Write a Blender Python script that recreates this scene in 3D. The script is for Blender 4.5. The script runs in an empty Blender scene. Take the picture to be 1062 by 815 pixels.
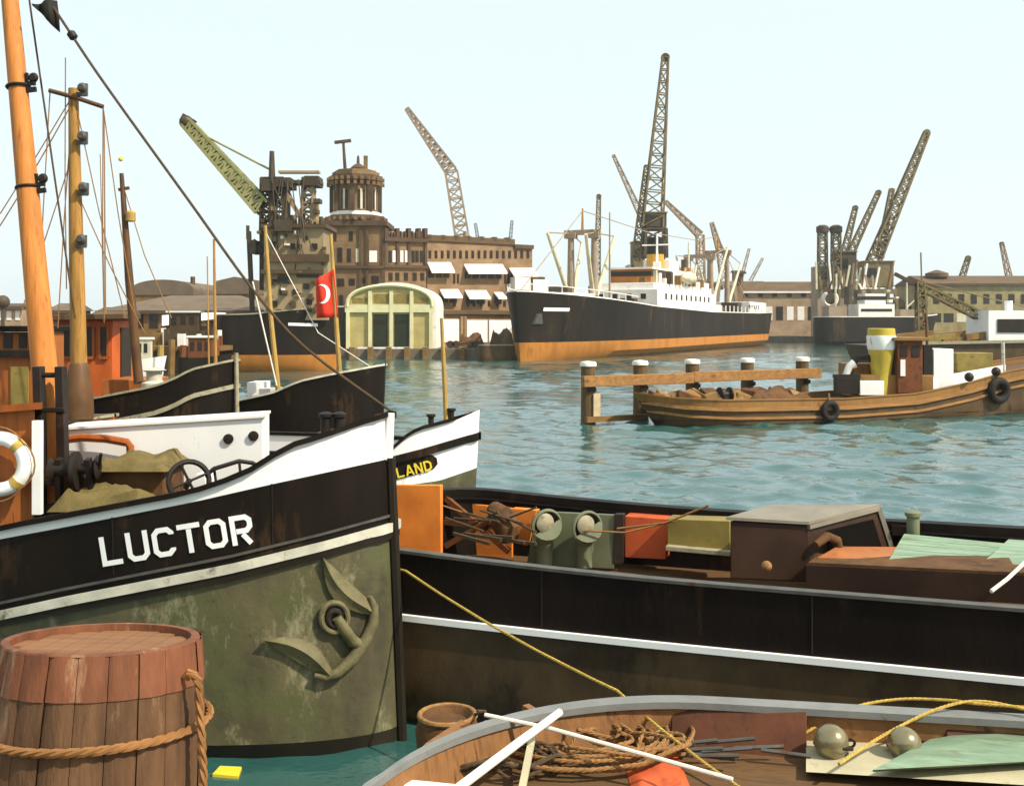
import bpy, math, random
from mathutils import Vector, Matrix
random.seed(7)
R = math.radians
F, CX, HY, CH = 1100.0, 531.0, 335.0, 4.0      # focal length in photo pixels, principal column, horizon row, eye height
scene = bpy.context.scene
COL = scene.collection

def P(px, py, Y):
    return Vector(((px - CX) * Y / F, Y, CH - (py - HY) * Y / F))
def zat(py, Y): return CH - (py - HY) * Y / F
def xat(px, Y): return (px - CX) * Y / F
def lerp(a, b, t): return a + (b - a) * t
def interp(c, x):
    if x <= c[0][0]: a, b = c[0], c[1]
    elif x >= c[-1][0]: a, b = c[-2], c[-1]
    else:
        for a, b in zip(c, c[1:]):
            if a[0] <= x <= b[0]: break
    return a[1] + (b[1] - a[1]) * (x - a[0]) / (b[0] - a[0])

# ------------------------------------------------------------------ materials
def new_mat(name):
    m = bpy.data.materials.new(name); m.use_nodes = True
    nt = m.node_tree; b = nt.nodes['Principled BSDF']
    return m, nt, b
def nd(nt, t, **kw):
    n = nt.nodes.new(t)
    for k, v in kw.items(): setattr(n, k, v)
    return n
def ramp(nt, src, a, b, ca=(0,0,0,1), cb=(1,1,1,1)):
    r = nd(nt, 'ShaderNodeValToRGB')
    r.color_ramp.elements[0].position = a; r.color_ramp.elements[0].color = ca
    r.color_ramp.elements[1].position = b; r.color_ramp.elements[1].color = cb
    nt.links.new(src, r.inputs[0]); return r.outputs[0]
def mix(nt, fac, a, b, mode='MIX'):
    n = nd(nt, 'ShaderNodeMix', data_type='RGBA', blend_type=mode)
    for i, v in ((0, fac), (6, a), (7, b)):
        if hasattr(v, 'links'): nt.links.new(v, n.inputs[i])
        elif isinstance(v, (int, float)): n.inputs[i].default_value = v
        else: n.inputs[i].default_value = (*v[:3], 1)
    return n.outputs[2]
def coords(nt, scale=(1,1,1)):
    tc = nd(nt, 'ShaderNodeTexCoord'); mp = nd(nt, 'ShaderNodeMapping')
    mp.inputs['Scale'].default_value = scale
    nt.links.new(tc.outputs['Object'], mp.inputs[0]); return mp.outputs[0]
def noise(nt, vec, scale, detail=5, rough=.6):
    n = nd(nt, 'ShaderNodeTexNoise'); n.inputs['Scale'].default_value = scale
    n.inputs['Detail'].default_value = detail; n.inputs['Roughness'].default_value = rough
    nt.links.new(vec, n.inputs['Vector']); return n.outputs['Fac']
def pmat(name, col, rough=.6, var=.3, scale=3., stain=None, amt=.5, sscale=1.5, stretch=(1,1,1), bump=.15, metal=0., spec=.25):
    """painted or weathered surface: two noise octaves of tone, a stain colour in patches or streaks, a light bump"""
    g = lambda c: tuple(x**1.22 for x in c)
    col = g(col); stain = g(stain) if stain else None
    m, nt, b = new_mat(name)
    v = coords(nt, stretch); n1 = noise(nt, v, scale)
    lo = [c * (1 - var) for c in col]; hi = [min(1, c * (1 + var * .7)) for c in col]
    c = mix(nt, ramp(nt, n1, .3, .7), lo, hi)
    if stain:
        n2 = noise(nt, v, sscale, 7, .7)
        c = mix(nt, ramp(nt, n2, .72 - amt * .35, .80 - amt * .25), c, stain)
    nt.links.new(c, b.inputs['Base Color'])
    b.inputs['Roughness'].default_value = rough; b.inputs['Metallic'].default_value = metal
    b.inputs['Specular IOR Level'].default_value = spec
    if bump:
        bn = nd(nt, 'ShaderNodeBump'); bn.inputs['Strength'].default_value = bump; bn.inputs['Distance'].default_value = .02
        nt.links.new(noise(nt, v, scale * 6, 6, .7), bn.inputs['Height']); nt.links.new(bn.outputs[0], b.inputs['Normal'])
    return m
def brick_mat(name, col, mortar, bw=.5, bh=.16):
    col = tuple(x**1.2 for x in col); m, nt, b = new_mat(name)
    tc = nd(nt, 'ShaderNodeTexCoord'); sep = nd(nt, 'ShaderNodeSeparateXYZ'); nt.links.new(tc.outputs['Object'], sep.inputs[0])
    add = nd(nt, 'ShaderNodeMath', operation='ADD'); nt.links.new(sep.outputs[0], add.inputs[0]); nt.links.new(sep.outputs[1], add.inputs[1])
    cb = nd(nt, 'ShaderNodeCombineXYZ'); nt.links.new(add.outputs[0], cb.inputs[0]); nt.links.new(sep.outputs[2], cb.inputs[1])
    br = nd(nt, 'ShaderNodeTexBrick'); nt.links.new(cb.outputs[0], br.inputs['Vector'])
    br.inputs['Scale'].default_value = 1; br.inputs['Brick Width'].default_value = bw; br.inputs['Row Height'].default_value = bh
    br.inputs['Mortar Size'].default_value = .02
    br.inputs['Color1'].default_value = (*[c * .8 for c in col], 1); br.inputs['Color2'].default_value = (*[c * 1.15 for c in col], 1)
    br.inputs['Mortar'].default_value = (*mortar, 1)
    n = noise(nt, tc.outputs['Object'], .35, 6, .65)
    c = mix(nt, ramp(nt, n, .35, .7), br.outputs[0], [x * .55 for x in col])
    nt.links.new(c, b.inputs['Base Color']); b.inputs['Roughness'].default_value = .85; return m

M = {}
def defmats():
    def d(k, *a, **kw): M[k] = pmat(k, *a, **kw)
    d('hull_black', (.022,.015,.010), .55, .5, 2.5, (.085,.05,.026), .38, 2.2, (1,1,.3), .3, spec=.12)
    d('barge_black', (.020,.012,.008), .55, .5, 2.0, (.07,.038,.02), .4, 1.6, (1,1,.25), .3, spec=.12)
    d('barge_low', (.105,.07,.035), .5, .5, 1.6, (.04,.026,.015), .55, 1.2, (1,1,.6), .3)
    d('white_paint', (.82,.81,.77), .4, .07, 1.6, (.45,.33,.19), .22, 3.5, (1,1,.3), .06)
    d('white_far', (.80,.76,.70), .55, .12, .8, (.45,.33,.22), .25, .9)
    d('cream', (.62,.57,.42), .6, .2, 1.0, (.35,.25,.12), .3)
    d('rub_grey', (.40,.36,.25), .55, .35, 4, (.09,.06,.03), .55, 4, (1,1,1), .3)
    d('rub_white', (.58,.55,.45), .5, .3, 3, (.16,.11,.06), .45, 4, (1,1,1), .2)
    d('boot', (.03,.022,.012), .5, .4, 2)
    d('orange_boot', (.47,.215,.045), .65, .3, .5, (.27,.11,.03), .5, .5, (1,1,.3))
    d('ship_black', (.035,.027,.020), .6, .4, .4, (.12,.075,.04), .42, .45, (1,1,.2), spec=.1)
    d('mast_orange', (.58,.25,.065), .5, .3, 2, (.34,.13,.035), .45, 3.5, (6,6,.5), .3)
    d('mast_tan', (.44,.25,.07), .55, .35, 2, (.17,.085,.03), .5, 3, (6,6,.5), .3)
    d('mast_dark', (.16,.085,.035), .55, .35, 2)
    d('pole_yellow', (.46,.31,.10), .5, .25, 2)
    d('iron', (.035,.025,.018), .55, .4, 6, (.10,.05,.02), .4, 5)
    d('iron_grey', (.12,.115,.10), .5, .3, 6, (.12,.06,.03), .4, 5)
    d('rust', (.22,.085,.03), .75, .4, 4, (.08,.035,.015), .5, 4)
    d('wheelhouse_orange', (.54,.15,.035), .5, .3, 2, (.27,.08,.025), .48, 2, (1,1,.4))
    d('wheelhouse_brown', (.40,.15,.04), .5, .3, 3, (.16,.06,.02), .4, 3, (4,4,.4))
    d('varnish', (.36,.12,.03), .35, .3, 3, (.20,.06,.02), .4, 3, (6,1,1))
    d('deck', (.17,.10,.045), .7, .4, 3, (.07,.04,.02), .5, 3, (1,6,1))
    d('tarp', (.20,.155,.06), .85, .4, 3, (.09,.065,.03), .5, 2.5, (1,1,1), .6)
    d('canvas_brown', (.16,.085,.035), .85, .4, 4, (.07,.04,.02), .5, 3, (1,1,1), .5)
    d('rope_yellow', (.52,.37,.10), .85, .3, 30)
    d('rope_tan', (.33,.19,.08), .9, .35, 30)
    d('rope_white', (.75,.70,.60), .8, .15, 20)
    d('rope_dark', (.12,.085,.05), .9, .3, 20)
    d('gun_grey', (.25,.25,.235), .5, .2, 3, (.16,.11,.06), .3, 4, (1,1,1), .2)
    d('lighter_wood', (.33,.175,.075), .65, .45, 3, (.11,.055,.028), .55, 3, (1,7,1), .3)
    d('lighter_brown', (.15,.06,.028), .65, .4, 3, (.07,.03,.015), .5, 4)
    d('panel_pale', (.50,.45,.31), .6, .2, 2, (.30,.22,.11), .35, 3)
    d('panel_orange', (.68,.25,.05), .6, .25, 2, (.36,.12,.035), .42, 3)
    d('panel_red', (.58,.14,.05), .55, .25, 2, (.30,.085,.035), .42, 3)
    d('panel_sage', (.20,.21,.13), .6, .25, 2.5, (.13,.09,.045), .35, 3)
    d('panel_olive', (.30,.235,.075), .6, .3, 2, (.14,.09,.03), .4, 2.5)
    d('hatch_brown', (.065,.036,.022), .5, .4, 2, (.10,.055,.03), .35, 2.5)  # kept dark so the shade on the hatch box sides is in the paint
    d('hatch_top', (.27,.24,.19), .6, .2, 2, (.22,.17,.12), .35, 2.5)  # lighter grey paints in the light on top of the hatch box
    d('plank_green', (.28,.37,.26), .55, .3, 2, (.20,.22,.13), .5, 2.5, (1,5,1), .3)
    d('plank_orange', (.40,.17,.06), .6, .3, 2, (.25,.10,.03), .4, 2.5)
    d('glass', (.03,.032,.03), .15, .3, 2, None, bump=0)
    d('window_dark', (.045,.032,.022), .35, .4, 2, None, bump=0)
    d('dark_green', (.035,.048,.025), .5, .3, 1)
    d('tyre', (.03,.024,.018), .75, .4, 6, (.14,.09,.05), .35, 6)
    d('yellow', (.50,.40,.07), .5, .2, 1.5, (.35,.24,.05), .3, 2)
    d('funnel_yellow', (.55,.33,.06), .5, .2, .8)
    d('tug_brown', (.30,.17,.055), .6, .3, 1.5, (.13,.07,.03), .45, 1.5, (1,1,.4))
    d('tug_hull', (.12,.075,.033), .6, .4, 1.5, (.05,.03,.015), .45, 1.5, (1,1,.4))
    d('pile', (.17,.11,.05), .8, .4, 2, (.07,.045,.025), .5, 1.5, (4,4,.4), .5)
    d('beam', (.36,.20,.075), .75, .35, 2, (.17,.09,.035), .4, 1.5, (.5,4,4), .4)
    d('pile_cap', (.78,.74,.66), .7, .15, 3)
    d('pile_pale', (.55,.43,.28), .7, .2, 3)  # paler pile colour, for the sunlit side of the first pile
    d('barrel', (.17,.095,.048), .7, .55, 2.5, (.38,.25,.16), .38, 1.6, (4,4,.7), .5)
    d('barrel_red', (.235,.10,.05), .7, .45, 3, (.42,.27,.17), .40, 2.2, (4,4,.8), .3)
    d('barrel_lid', (.29,.155,.075), .75, .3, 2.5, (.22,.11,.05), .35, 2.5, (1,7,1), .35)
    d('hoop', (.34,.18,.07), .65, .35, 8, (.16,.075,.03), .45, 8)
    d('stone', (.22,.18,.13), .85, .35, .6, (.12,.09,.06), .4, .7, (1,1,1), .3)
    d('quay_wall', (.15,.105,.06), .85, .4, .5, (.06,.04,.025), .5, .7, (1,1,.4), .3)
    d('crane_olive', (.22,.17,.085), .65, .35, .6)
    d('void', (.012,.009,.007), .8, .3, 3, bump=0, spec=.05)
    d('anchor_olive', (.19,.165,.085), .55, .4, 5, (.10,.065,.03), .45, 5, (1,1,1), .4)
    d('crane_green', (.33,.31,.14), .65, .3, .6)
    d('crane_pale', (.36,.28,.20), .7, .2, .6)
    d('crane_dark', (.10,.075,.045), .65, .35, .6)
    d('elev_grey', (.38,.29,.17), .75, .25, .5, (.20,.14,.08), .4, .45, (1,1,.4))
    d('elev_dark', (.13,.085,.045), .75, .4, .5)
    d('cornice', (.13,.085,.05), .8, .35, .8)
    d('roof', (.19,.145,.10), .85, .25, .4)
    d('roof_brown', (.16,.105,.055), .85, .3, .4)
    d('shed_olive', (.48,.405,.18), .7, .2, .8, (.36,.27,.08), .3, .6)
    d('shed_trim', (.68,.64,.40), .6, .15, .8)
    d('timber_far', (.27,.165,.06), .8, .4, .8)
    d('flag_red', (.62,.06,.025), .75, .15, 4)
    d('pennant', (.03,.028,.02), .8, .3, 4)
    d('metal_ball', (.36,.32,.20), .22, .25, 6, (.20,.14,.07), .3, 8, (1,1,1), .05, metal=.55)
    d('name_yellow', (.75,.58,.06), .5, .1, 4, None, bump=0)
    d('buoy_orange', (.62,.30,.06), .6, .2, 6)
    M['tower_brick'] = brick_mat('tower_brick', (.25,.145,.055), (.28,.2,.11))
    M['warehouse_brick'] = brick_mat('warehouse_brick', (.31,.18,.075), (.36,.28,.18))
    M['olive_brick'] = brick_mat('olive_brick', (.36,.29,.12), (.36,.30,.17))
    M['pale_brick'] = brick_mat('pale_brick', (.42,.29,.17), (.42,.35,.25))
    # LUCTOR's patinated lower bow: olive paint, pale lime runs, rust, weed towards the water
    m, nt, b = new_mat('patina'); v = coords(nt, (1,1,.45)); v2 = coords(nt, (1,1,1))
    c = mix(nt, ramp(nt, noise(nt, v, 2.2), .32, .68), (.034,.028,.012), (.105,.088,.036))
    c = mix(nt, ramp(nt, noise(nt, v2, 1.3, 6, .7), .48, .62), c, (.072,.074,.022))
    c = mix(nt, ramp(nt, noise(nt, v, 2.6, 8, .75), .56, .74), c, (.33,.29,.17))
    c = mix(nt, ramp(nt, noise(nt, v2, 6, 6, .8), .60, .70), c, (.035,.022,.01))
    nt.links.new(c, b.inputs['Base Color']); b.inputs['Roughness'].default_value = .55
    bn = nd(nt, 'ShaderNodeBump'); bn.inputs['Strength'].default_value = .45; bn.inputs['Distance'].default_value = .02
    nt.links.new(noise(nt, v2, 9, 8, .7), bn.inputs['Height']); nt.links.new(bn.outputs[0], b.inputs['Normal'])
    M['patina'] = m
    # harbour water
    m, nt, b = new_mat('water'); v = coords(nt, (.6,.8,1))
    b.inputs['Base Color'].default_value = (.022,.078,.068,1); b.inputs['Roughness'].default_value = .06; b.inputs['IOR'].default_value = 2.0
    n1 = noise(nt, v, 2.2, 4, .6); n2 = noise(nt, coords(nt, (.7,1,1)), 7, 3, .55)
    ad = nd(nt, 'ShaderNodeMath', operation='MULTIPLY_ADD'); ad.inputs[1].default_value = .30
    nt.links.new(n2, ad.inputs[0]); nt.links.new(n1, ad.inputs[2])
    bn = nd(nt, 'ShaderNodeBump'); bn.inputs['Strength'].default_value = 1.0; bn.inputs['Distance'].default_value = .035
    nt.links.new(ad.outputs[0], bn.inputs['Height']); nt.links.new(bn.outputs[0], b.inputs['Normal'])
    M['water'] = m
defmats()

# ------------------------------------------------------------------ mesh builder
ROOT = {}
class MB:
    def __init__(s, w=False, Mx=None): s.v = []; s.f = []; s.w = w; s.M = Mx or Matrix()
    def add(s, vs, fs):
        b = len(s.v); s.v += [s.M @ Vector(p) for p in vs]; s.f += [tuple(b + i for i in f) for f in fs]; return s
    def hexa(s, p):   # 8 corners: bottom ring 0-3, top ring 4-7
        return s.add(p, [(3,2,1,0),(4,5,6,7),(0,1,5,4),(1,2,6,5),(2,3,7,6),(3,0,4,7)])
    def box(s, x0, x1, y0, y1, z0, z1):
        return s.hexa([(x0,y0,z0),(x1,y0,z0),(x1,y1,z0),(x0,y1,z0),(x0,y0,z1),(x1,y0,z1),(x1,y1,z1),(x0,y1,z1)])
    def bar(s, p, q, r, r2=None, n=8):
        return s.tube([p, q], [r, r if r2 is None else r2], n)
    def tube(s, pts, r, n=6, closed=False):
        pts = [Vector(p) for p in pts]; k = len(pts); rs = r if isinstance(r, (list, tuple)) else [r] * k
        up = None; rings = []
        for i, p in enumerate(pts):
            a = pts[i-1] if (i > 0 or closed) else p; c = pts[(i+1) % k] if (i < k-1 or closed) else p
            t = (c - a).normalized()
            if up is None: up = Vector((0,0,1)) if abs(t.z) < .9 else Vector((1,0,0))
            u = t.cross(up).normalized(); w = u.cross(t).normalized(); up = w
            rings.append([p + (u * math.cos(j*2*math.pi/n) + w * math.sin(j*2*math.pi/n)) * rs[i] for j in range(n)])
        vs = [q for rg in rings for q in rg]; fs = []
        for i in range(k if closed else k-1):
            i2 = (i+1) % k
            for j in range(n):
                j2 = (j+1) % n; fs.append((i*n+j, i2*n+j, i2*n+j2, i*n+j2))
        if not closed: fs += [tuple(range(n)), tuple(reversed(range((k-1)*n, k*n)))]
        return s.add(vs, fs)
    def rope(s, pts, r, closed=False):   # three twisted strands
        pts = [Vector(p) for p in pts]; pts = pts + [pts[0]] if closed else pts
        q = []; d = 0.; step = r*1.5
        for a, b in zip(pts, pts[1:]):
            l = (b-a).length
            while d < l: q.append(a.lerp(b, d/l)); d += step
            d -= l
        q.append(pts[-1]); up = Vector((.13,.2,1)).normalized()
        for k in range(3):
            t = []
            for i, p in enumerate(q):
                dr = (q[min(i+1,len(q)-1)] - q[max(i-1,0)]).normalized(); u = dr.cross(up).normalized() if abs(dr.dot(up)) < .98 else dr.orthogonal().normalized(); w = u.cross(dr); an = i*1.05 + k*2.094
                t.append(p + (u*math.cos(an) + w*math.sin(an))*r*.5)
            s.tube(t, r*.58, 5)
        return s
    def sq(s, p, q, a, b=None):   # square-section bar
        p, q = Vector(p), Vector(q); b = b or a; t = (q-p).normalized()
        up = Vector((0,0,1)) if abs(t.z) < .95 else Vector((0,1,0))
        u = t.cross(up).normalized(); w = u.cross(t)
        c = [(-1,-1),(1,-1),(1,1),(-1,1)]
        return s.hexa([p + u*x*a/2 + w*y*b/2 for x, y in c] + [q + u*x*a/2 + w*y*b/2 for x, y in c])
    def lathe(s, prof, c=(0,0,0), n=20, ax=None, caps=True):   # prof: (radius, height)
        c = Vector(c); X, Y, Z = (Vector((1,0,0)), Vector((0,1,0)), Vector((0,0,1)))
        if ax is not None:
            Z = Vector(ax).normalized(); X = Z.orthogonal().normalized(); Y = Z.cross(X)
        vs = []; fs = []
        for r, h in prof:
            for j in range(n):
                a = 2*math.pi*j/n; vs.append(c + X*r*math.cos(a) + Y*r*math.sin(a) + Z*h)
        for i in range(len(prof)-1):
            for j in range(n):
                j2 = (j+1) % n; fs.append((i*n+j, i*n+j2, (i+1)*n+j2, (i+1)*n+j))
        if caps and prof[0][0] > 1e-4: fs.append(tuple(reversed(range(n))))
        if caps and prof[-1][0] > 1e-4: fs.append(tuple(range((len(prof)-1)*n, len(prof)*n)))
        return s.add(vs, fs)
    def ball(s, c, r, n=14, sz=1.):
        return s.lathe([(max(1e-5, r*math.sin(math.pi*i/8)), -r*sz*math.cos(math.pi*i/8)) for i in range(9)], c, n)
    def torus(s, c, R_, r, ax, n=28, m=8):
        ax = Vector(ax).normalized(); X = ax.orthogonal().normalized(); Y = ax.cross(X); c = Vector(c)
        return s.tube([c + X*R_*math.cos(2*math.pi*i/n) + Y*R_*math.sin(2*math.pi*i/n) for i in range(n)], r, m, True)
    def prism(s, pts, d):   # polygon points extruded by vector d
        pts = [Vector(p) for p in pts]; d = Vector(d); n = len(pts)
        return s.add(pts + [p + d for p in pts], [tuple(range(n)), tuple(reversed(range(n, 2*n)))] + [(i, i+n, (i+1) % n + n, (i+1) % n) for i in range(n)])
    def grid(s, rows, close=False):
        n = len(rows[0]); vs = [p for r in rows for p in r]; fs = []
        for i in range(len(rows)-1):
            for j in range(n if close else n-1):
                j2 = (j+1) % n; fs.append((i*n+j, i*n+j2, (i+1)*n+j2, (i+1)*n+j))
        return s.add(vs, fs)
    def truss(s, p, q, w0, w1, n, t, side=(0,1,0)):   # four chords with zig-zag bracing
        p, q = Vector(p), Vector(q); d = (q-p).normalized(); v = Vector(side).normalized(); u = d.cross(v).normalized(); v = u.cross(d)
        cs = []
        for i in range(n+1):
            k = i / n; c = p.lerp(q, k); w = lerp(w0, w1, k) / 2
            cs.append([c+u*w+v*w, c-u*w+v*w, c-u*w-v*w, c+u*w-v*w])
        for j in range(4): s.sq(cs[0][j], cs[n][j], t)
        for i in range(n):
            for j in range(4):
                j2 = (j+1) % 4
                a, b = (cs[i][j], cs[i+1][j2]) if (i+j) % 2 else (cs[i][j2], cs[i+1][j])
                s.sq(a, b, t*.7)
                if j % 2 == 0: s.sq(cs[i+1][j], cs[i+1][j2], t*.7)
        return s
    def build(s, name, mat, parent=None, smooth=True, bevel=0, label=None, cat=None, group=None, kind=None):
        me = bpy.data.meshes.new(name); vs = s.v; loc = Vector()
        if parent is not None:
            if s.w: inv = ROOT[parent].inverted(); vs = [inv @ v for v in vs]
        else:
            zs = min(v.z for v in vs); loc = Vector(((min(v.x for v in vs)+max(v.x for v in vs))/2, (min(v.y for v in vs)+max(v.y for v in vs))/2, zs))
            vs = [v - loc for v in vs]
        me.from_pydata([tuple(v) for v in vs], [], s.f); me.validate(); me.update()
        o = bpy.data.objects.new(name, me); COL.objects.link(o); o.location = loc
        me.materials.append(M[mat] if isinstance(mat, str) else mat)
        if smooth and me.polygons:
            me.polygons.foreach_set('use_smooth', [True]*len(me.polygons)); me.set_sharp_from_angle(angle=R(38))
        if parent is not None: o.parent = parent; ROOT[o] = ROOT[parent]
        else: ROOT[o] = Matrix.Translation(loc)
        if bevel:
            bm = o.modifiers.new('bevel', 'BEVEL'); bm.width = bevel; bm.segments = 2; bm.limit_method = 'ANGLE'; bm.angle_limit = R(40)
        tag(o, label, cat, group, kind); return o
def tag(o, label=None, cat=None, group=None, kind=None):
    for k, v in (('label', label), ('category', cat), ('group', group), ('kind', kind)):
        if v: o[k] = v
def thing(name, label, cat, loc=(0,0,0), rz=0, group=None):
    o = bpy.data.objects.new(name, None); COL.objects.link(o); o.location = loc; o.rotation_euler = (0,0,rz); o.empty_display_size = .3
    ROOT[o] = Matrix.Translation(Vector(loc)) @ Matrix.Rotation(rz, 4, 'Z'); tag(o, label, cat, group); return o
def copy_tree(o, parent=None):
    c = o.copy(); COL.objects.link(c)
    if parent is not None: c.parent = parent
    for ch in list(o.children): copy_tree(ch, c)
    return c
def part(name, mat, parent, fn, w=False, **kw):
    mb = MB(w); fn(mb); return mb.build(name, mat, parent, **kw)
def sag(p, q, s, n=14):
    p, q = Vector(p), Vector(q); return [p.lerp(q, i/n) - Vector((0,0,s*4*(i/n)*(1-i/n))) for i in range(n+1)]

def cr(pts, k=5):
    q = []; pts = [Vector(p) for p in pts]
    for i in range(len(pts)-1):
        p0, p1, p2, p3 = pts[max(0,i-1)], pts[i], pts[i+1], pts[min(len(pts)-1,i+2)]
        for j in range(k):
            t = j/k; q.append(.5*((2*p1)+(p2-p0)*t+(2*p0-5*p1+4*p2-p3)*t*t+(3*p1-p0-3*p2+p3)*t**3))
    return q+[pts[-1]]

# ------------------------------------------------------------------ hulls: local +x runs towards the bow, stem at the origin, y to port
class Hull:
    def __init__(s, L, B, Le, Lr, zt, rake=.1, p=2.2, q=.6, fine=.08, stern=.35, keel=-.8, srake=0):
        s.L, s.B, s.Le, s.Lr, s.zt, s.rake, s.p, s.q, s.fine, s.stern, s.keel, s.srake = L, B/2, Le, Lr, zt, rake, p, q, fine, stern, keel, srake
    def st(s, z): return s.rake * (s.zt - z)
    def en(s, z): return s.L - s.srake * max(0, s.zt - z)
    def b(s, S, z):
        t = min(1, max(0, (S - s.st(z)) / (s.Le * (1 + s.fine * max(0, s.zt - z)))))
        g = (1 - (1-t)**s.p)**s.q
        r = min(1, max(0, (s.en(z) - S) / s.Lr)); g2 = (1 - (1-r)**2.6)**s.stern
        k = 1 if z > 0 else max(.35, 1 + z * .7)
        return s.B * g * g2 * k
    def pt(s, S, z, side, off=0):
        w = max(0, s.b(S, z) + off) if off < 0 else s.b(S, z) + off
        return Vector((-S + (off*.6 if S - s.st(z) < .05 and off > 0 else 0), side * w, z))
    def S(s, u, z): return s.st(z) + (s.en(z) - s.st(z)) * u
    def us(s, n): return [(1 - math.cos(math.pi * (i/n))) / 2 * .75 + .25 * (i/n) ** 1.2 if i else 0 for i in range(n+1)]
    def band(s, mb, f0, f1, m=3, off=0, n=56, sides=(1,-1), u0=0, u1=1):
        us = [u for u in s.us(n) if u0 <= u <= u1]
        for sd in sides:
            rows = []
            for j in range(m+1):
                row = []
                for u in us:
                    sn = s.S(u, s.zt); z = lerp(f0(sn), f1(sn), j/m); row.append(s.pt(s.S(u, z), z, sd, off))
                rows.append(row)
            mb.grid(rows if sd > 0 else [list(reversed(r)) for r in rows])
        return mb
    def rail(s, mb, f, o0, o1, h, n=56, sides=(1,-1), u0=0, u1=1):
        us = [u for u in s.us(n) if u0 <= u <= u1]
        for sd in sides:
            rows = [[], [], [], [], []]
            for u in us:
                sn = s.S(u, s.zt); z = f(sn); Sx = s.S(u, z)
                for k, (o, dz) in enumerate(((o0,0),(o1,0),(o1,h),(o0,h),(o0,0))):
                    a = s.pt(Sx, z, sd, o); a.z += dz; rows[k].append(a)
            mb.grid(rows if sd < 0 else [list(reversed(r)) for r in rows])
        return mb
    def deck(s, mb, f, off=-.05, n=56):
        A, B_ = [], []
        for u in s.us(n):
            sn = s.S(u, s.zt); z = f(sn); A.append(s.pt(s.S(u, z), z, 1, off)); B_.append(s.pt(s.S(u, z), z, -1, off))
        return mb.grid([A, B_])

def hull_z(h, Mx, side, curve, pxmin, smax):
    """sheer heights read off a photo curve for the side that faces us"""
    def z_of(S):
        z = 1.5
        for _ in range(12):
            p = Mx @ h.pt(S, z, side); px = CX + F * p.x / p.y; z = zat(interp(curve, px), p.y)
        return z, px
    tab = []; S = 0
    while S < smax:
        z, px = z_of(S)
        if px < pxmin: break
        tab.append((S, z)); S += .04
    def f(S):
        if S >= tab[-1][0]: return tab[-1][1]
        if S <= 0: return tab[0][1]
        i = min(len(tab)-2, int(S / .04)); a, b = tab[i], tab[i+1]
        return lerp(a[1], b[1], (S - a[0]) / .04)
    return f
def on_hull(h, Mx, side, px, py, off=0):
    lo, hi = 0, 6.5
    for _ in range(40):
        S = (lo+hi)/2; z = 1.5
        for _ in range(6): p = Mx @ h.pt(S, z, side, off); z = zat(py, p.y)
        p = Mx @ h.pt(S, z, side, off)
        if CX + F*p.x/p.y > px: lo = S
        else: hi = S
    return p

def ribbon(mb, pts, w, fn, closed=False, step=3.):
    pts = [Vector((*p, 0)) for p in pts]; q = []
    k = len(pts)
    for i in range(k if closed else k-1):
        a, b = pts[i], pts[(i+1) % k]; m = max(1, int((b-a).length/step))
        q += [(a.lerp(b, j/m)) for j in range(m)]
    if not closed: q.append(pts[-1])
    n = len(q); A, B_ = [], []
    for i, p in enumerate(q):
        d1 = (p - q[i-1]).normalized() if (i > 0 or closed) else None; d2 = (q[(i+1) % n] - p).normalized() if (i < n-1 or closed) else None
        d1 = d1 or d2; d2 = d2 or d1
        n1 = Vector((-d1.y, d1.x, 0)); n2 = Vector((-d2.y, d2.x, 0)); mt = (n1+n2).normalized(); l = w/2/max(.5, mt.dot(n1))
        A.append(fn(p + mt*l)); B_.append(fn(p - mt*l))
    if closed: A.append(A[0]); B_.append(B_[0])
    mb.grid([A, B_])
GLYPH = {  # strokes in a 24 x 30 cell: (points, closed)
 'L': [([(3,31),(3,3),(22,3)],0)],
 'U': [([(3,31),(3,7),(7,3),(17,3),(21,7),(21,31)],0)],
 'C': [([(21,22.5),(21,24),(17,28),(7,28),(3,24),(3,7),(7,3),(17,3),(21,7),(21,8.5)],0)],
 'T': [([(0,28),(24,28)],0), ([(12,24.9),(12,0)],0)],
 'O': [([(7,28),(17,28),(21,24),(21,7),(17,3),(7,3),(3,7),(3,24)],1)],
 'R': [([(3,0),(3,28),(17,28),(21,24.5),(21,18),(17,14),(6.2,14)],0), ([(12.5,10.7),(20,0)],0)],
 'A': [([(2,0),(11,29),(13,29),(22,0)],0), ([(8.2,9),(15.8,9)],0)],
 'N': [([(3,0),(3,29),(5,29),(19,1),(21,1),(21,30)],0)],
 'D': [([(3,3),(14,3),(21,9),(21,22),(14,28),(3,28)],1)],
}
def lettering(mb, text, x, y, ux, uy, sc, adv, w, off_fn):
    """ux, uy: baseline direction in photo pixels per cell unit"""
    for ch in text:
        for pts, cl in GLYPH[ch]:
            ribbon(mb, pts, w, lambda p, x=x, y=y: off_fn(x + sc*(p.x*ux + p.y*uy), y + sc*(p.x*uy - p.y*ux)), cl)
        x += adv*ux; y += adv*uy
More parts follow.
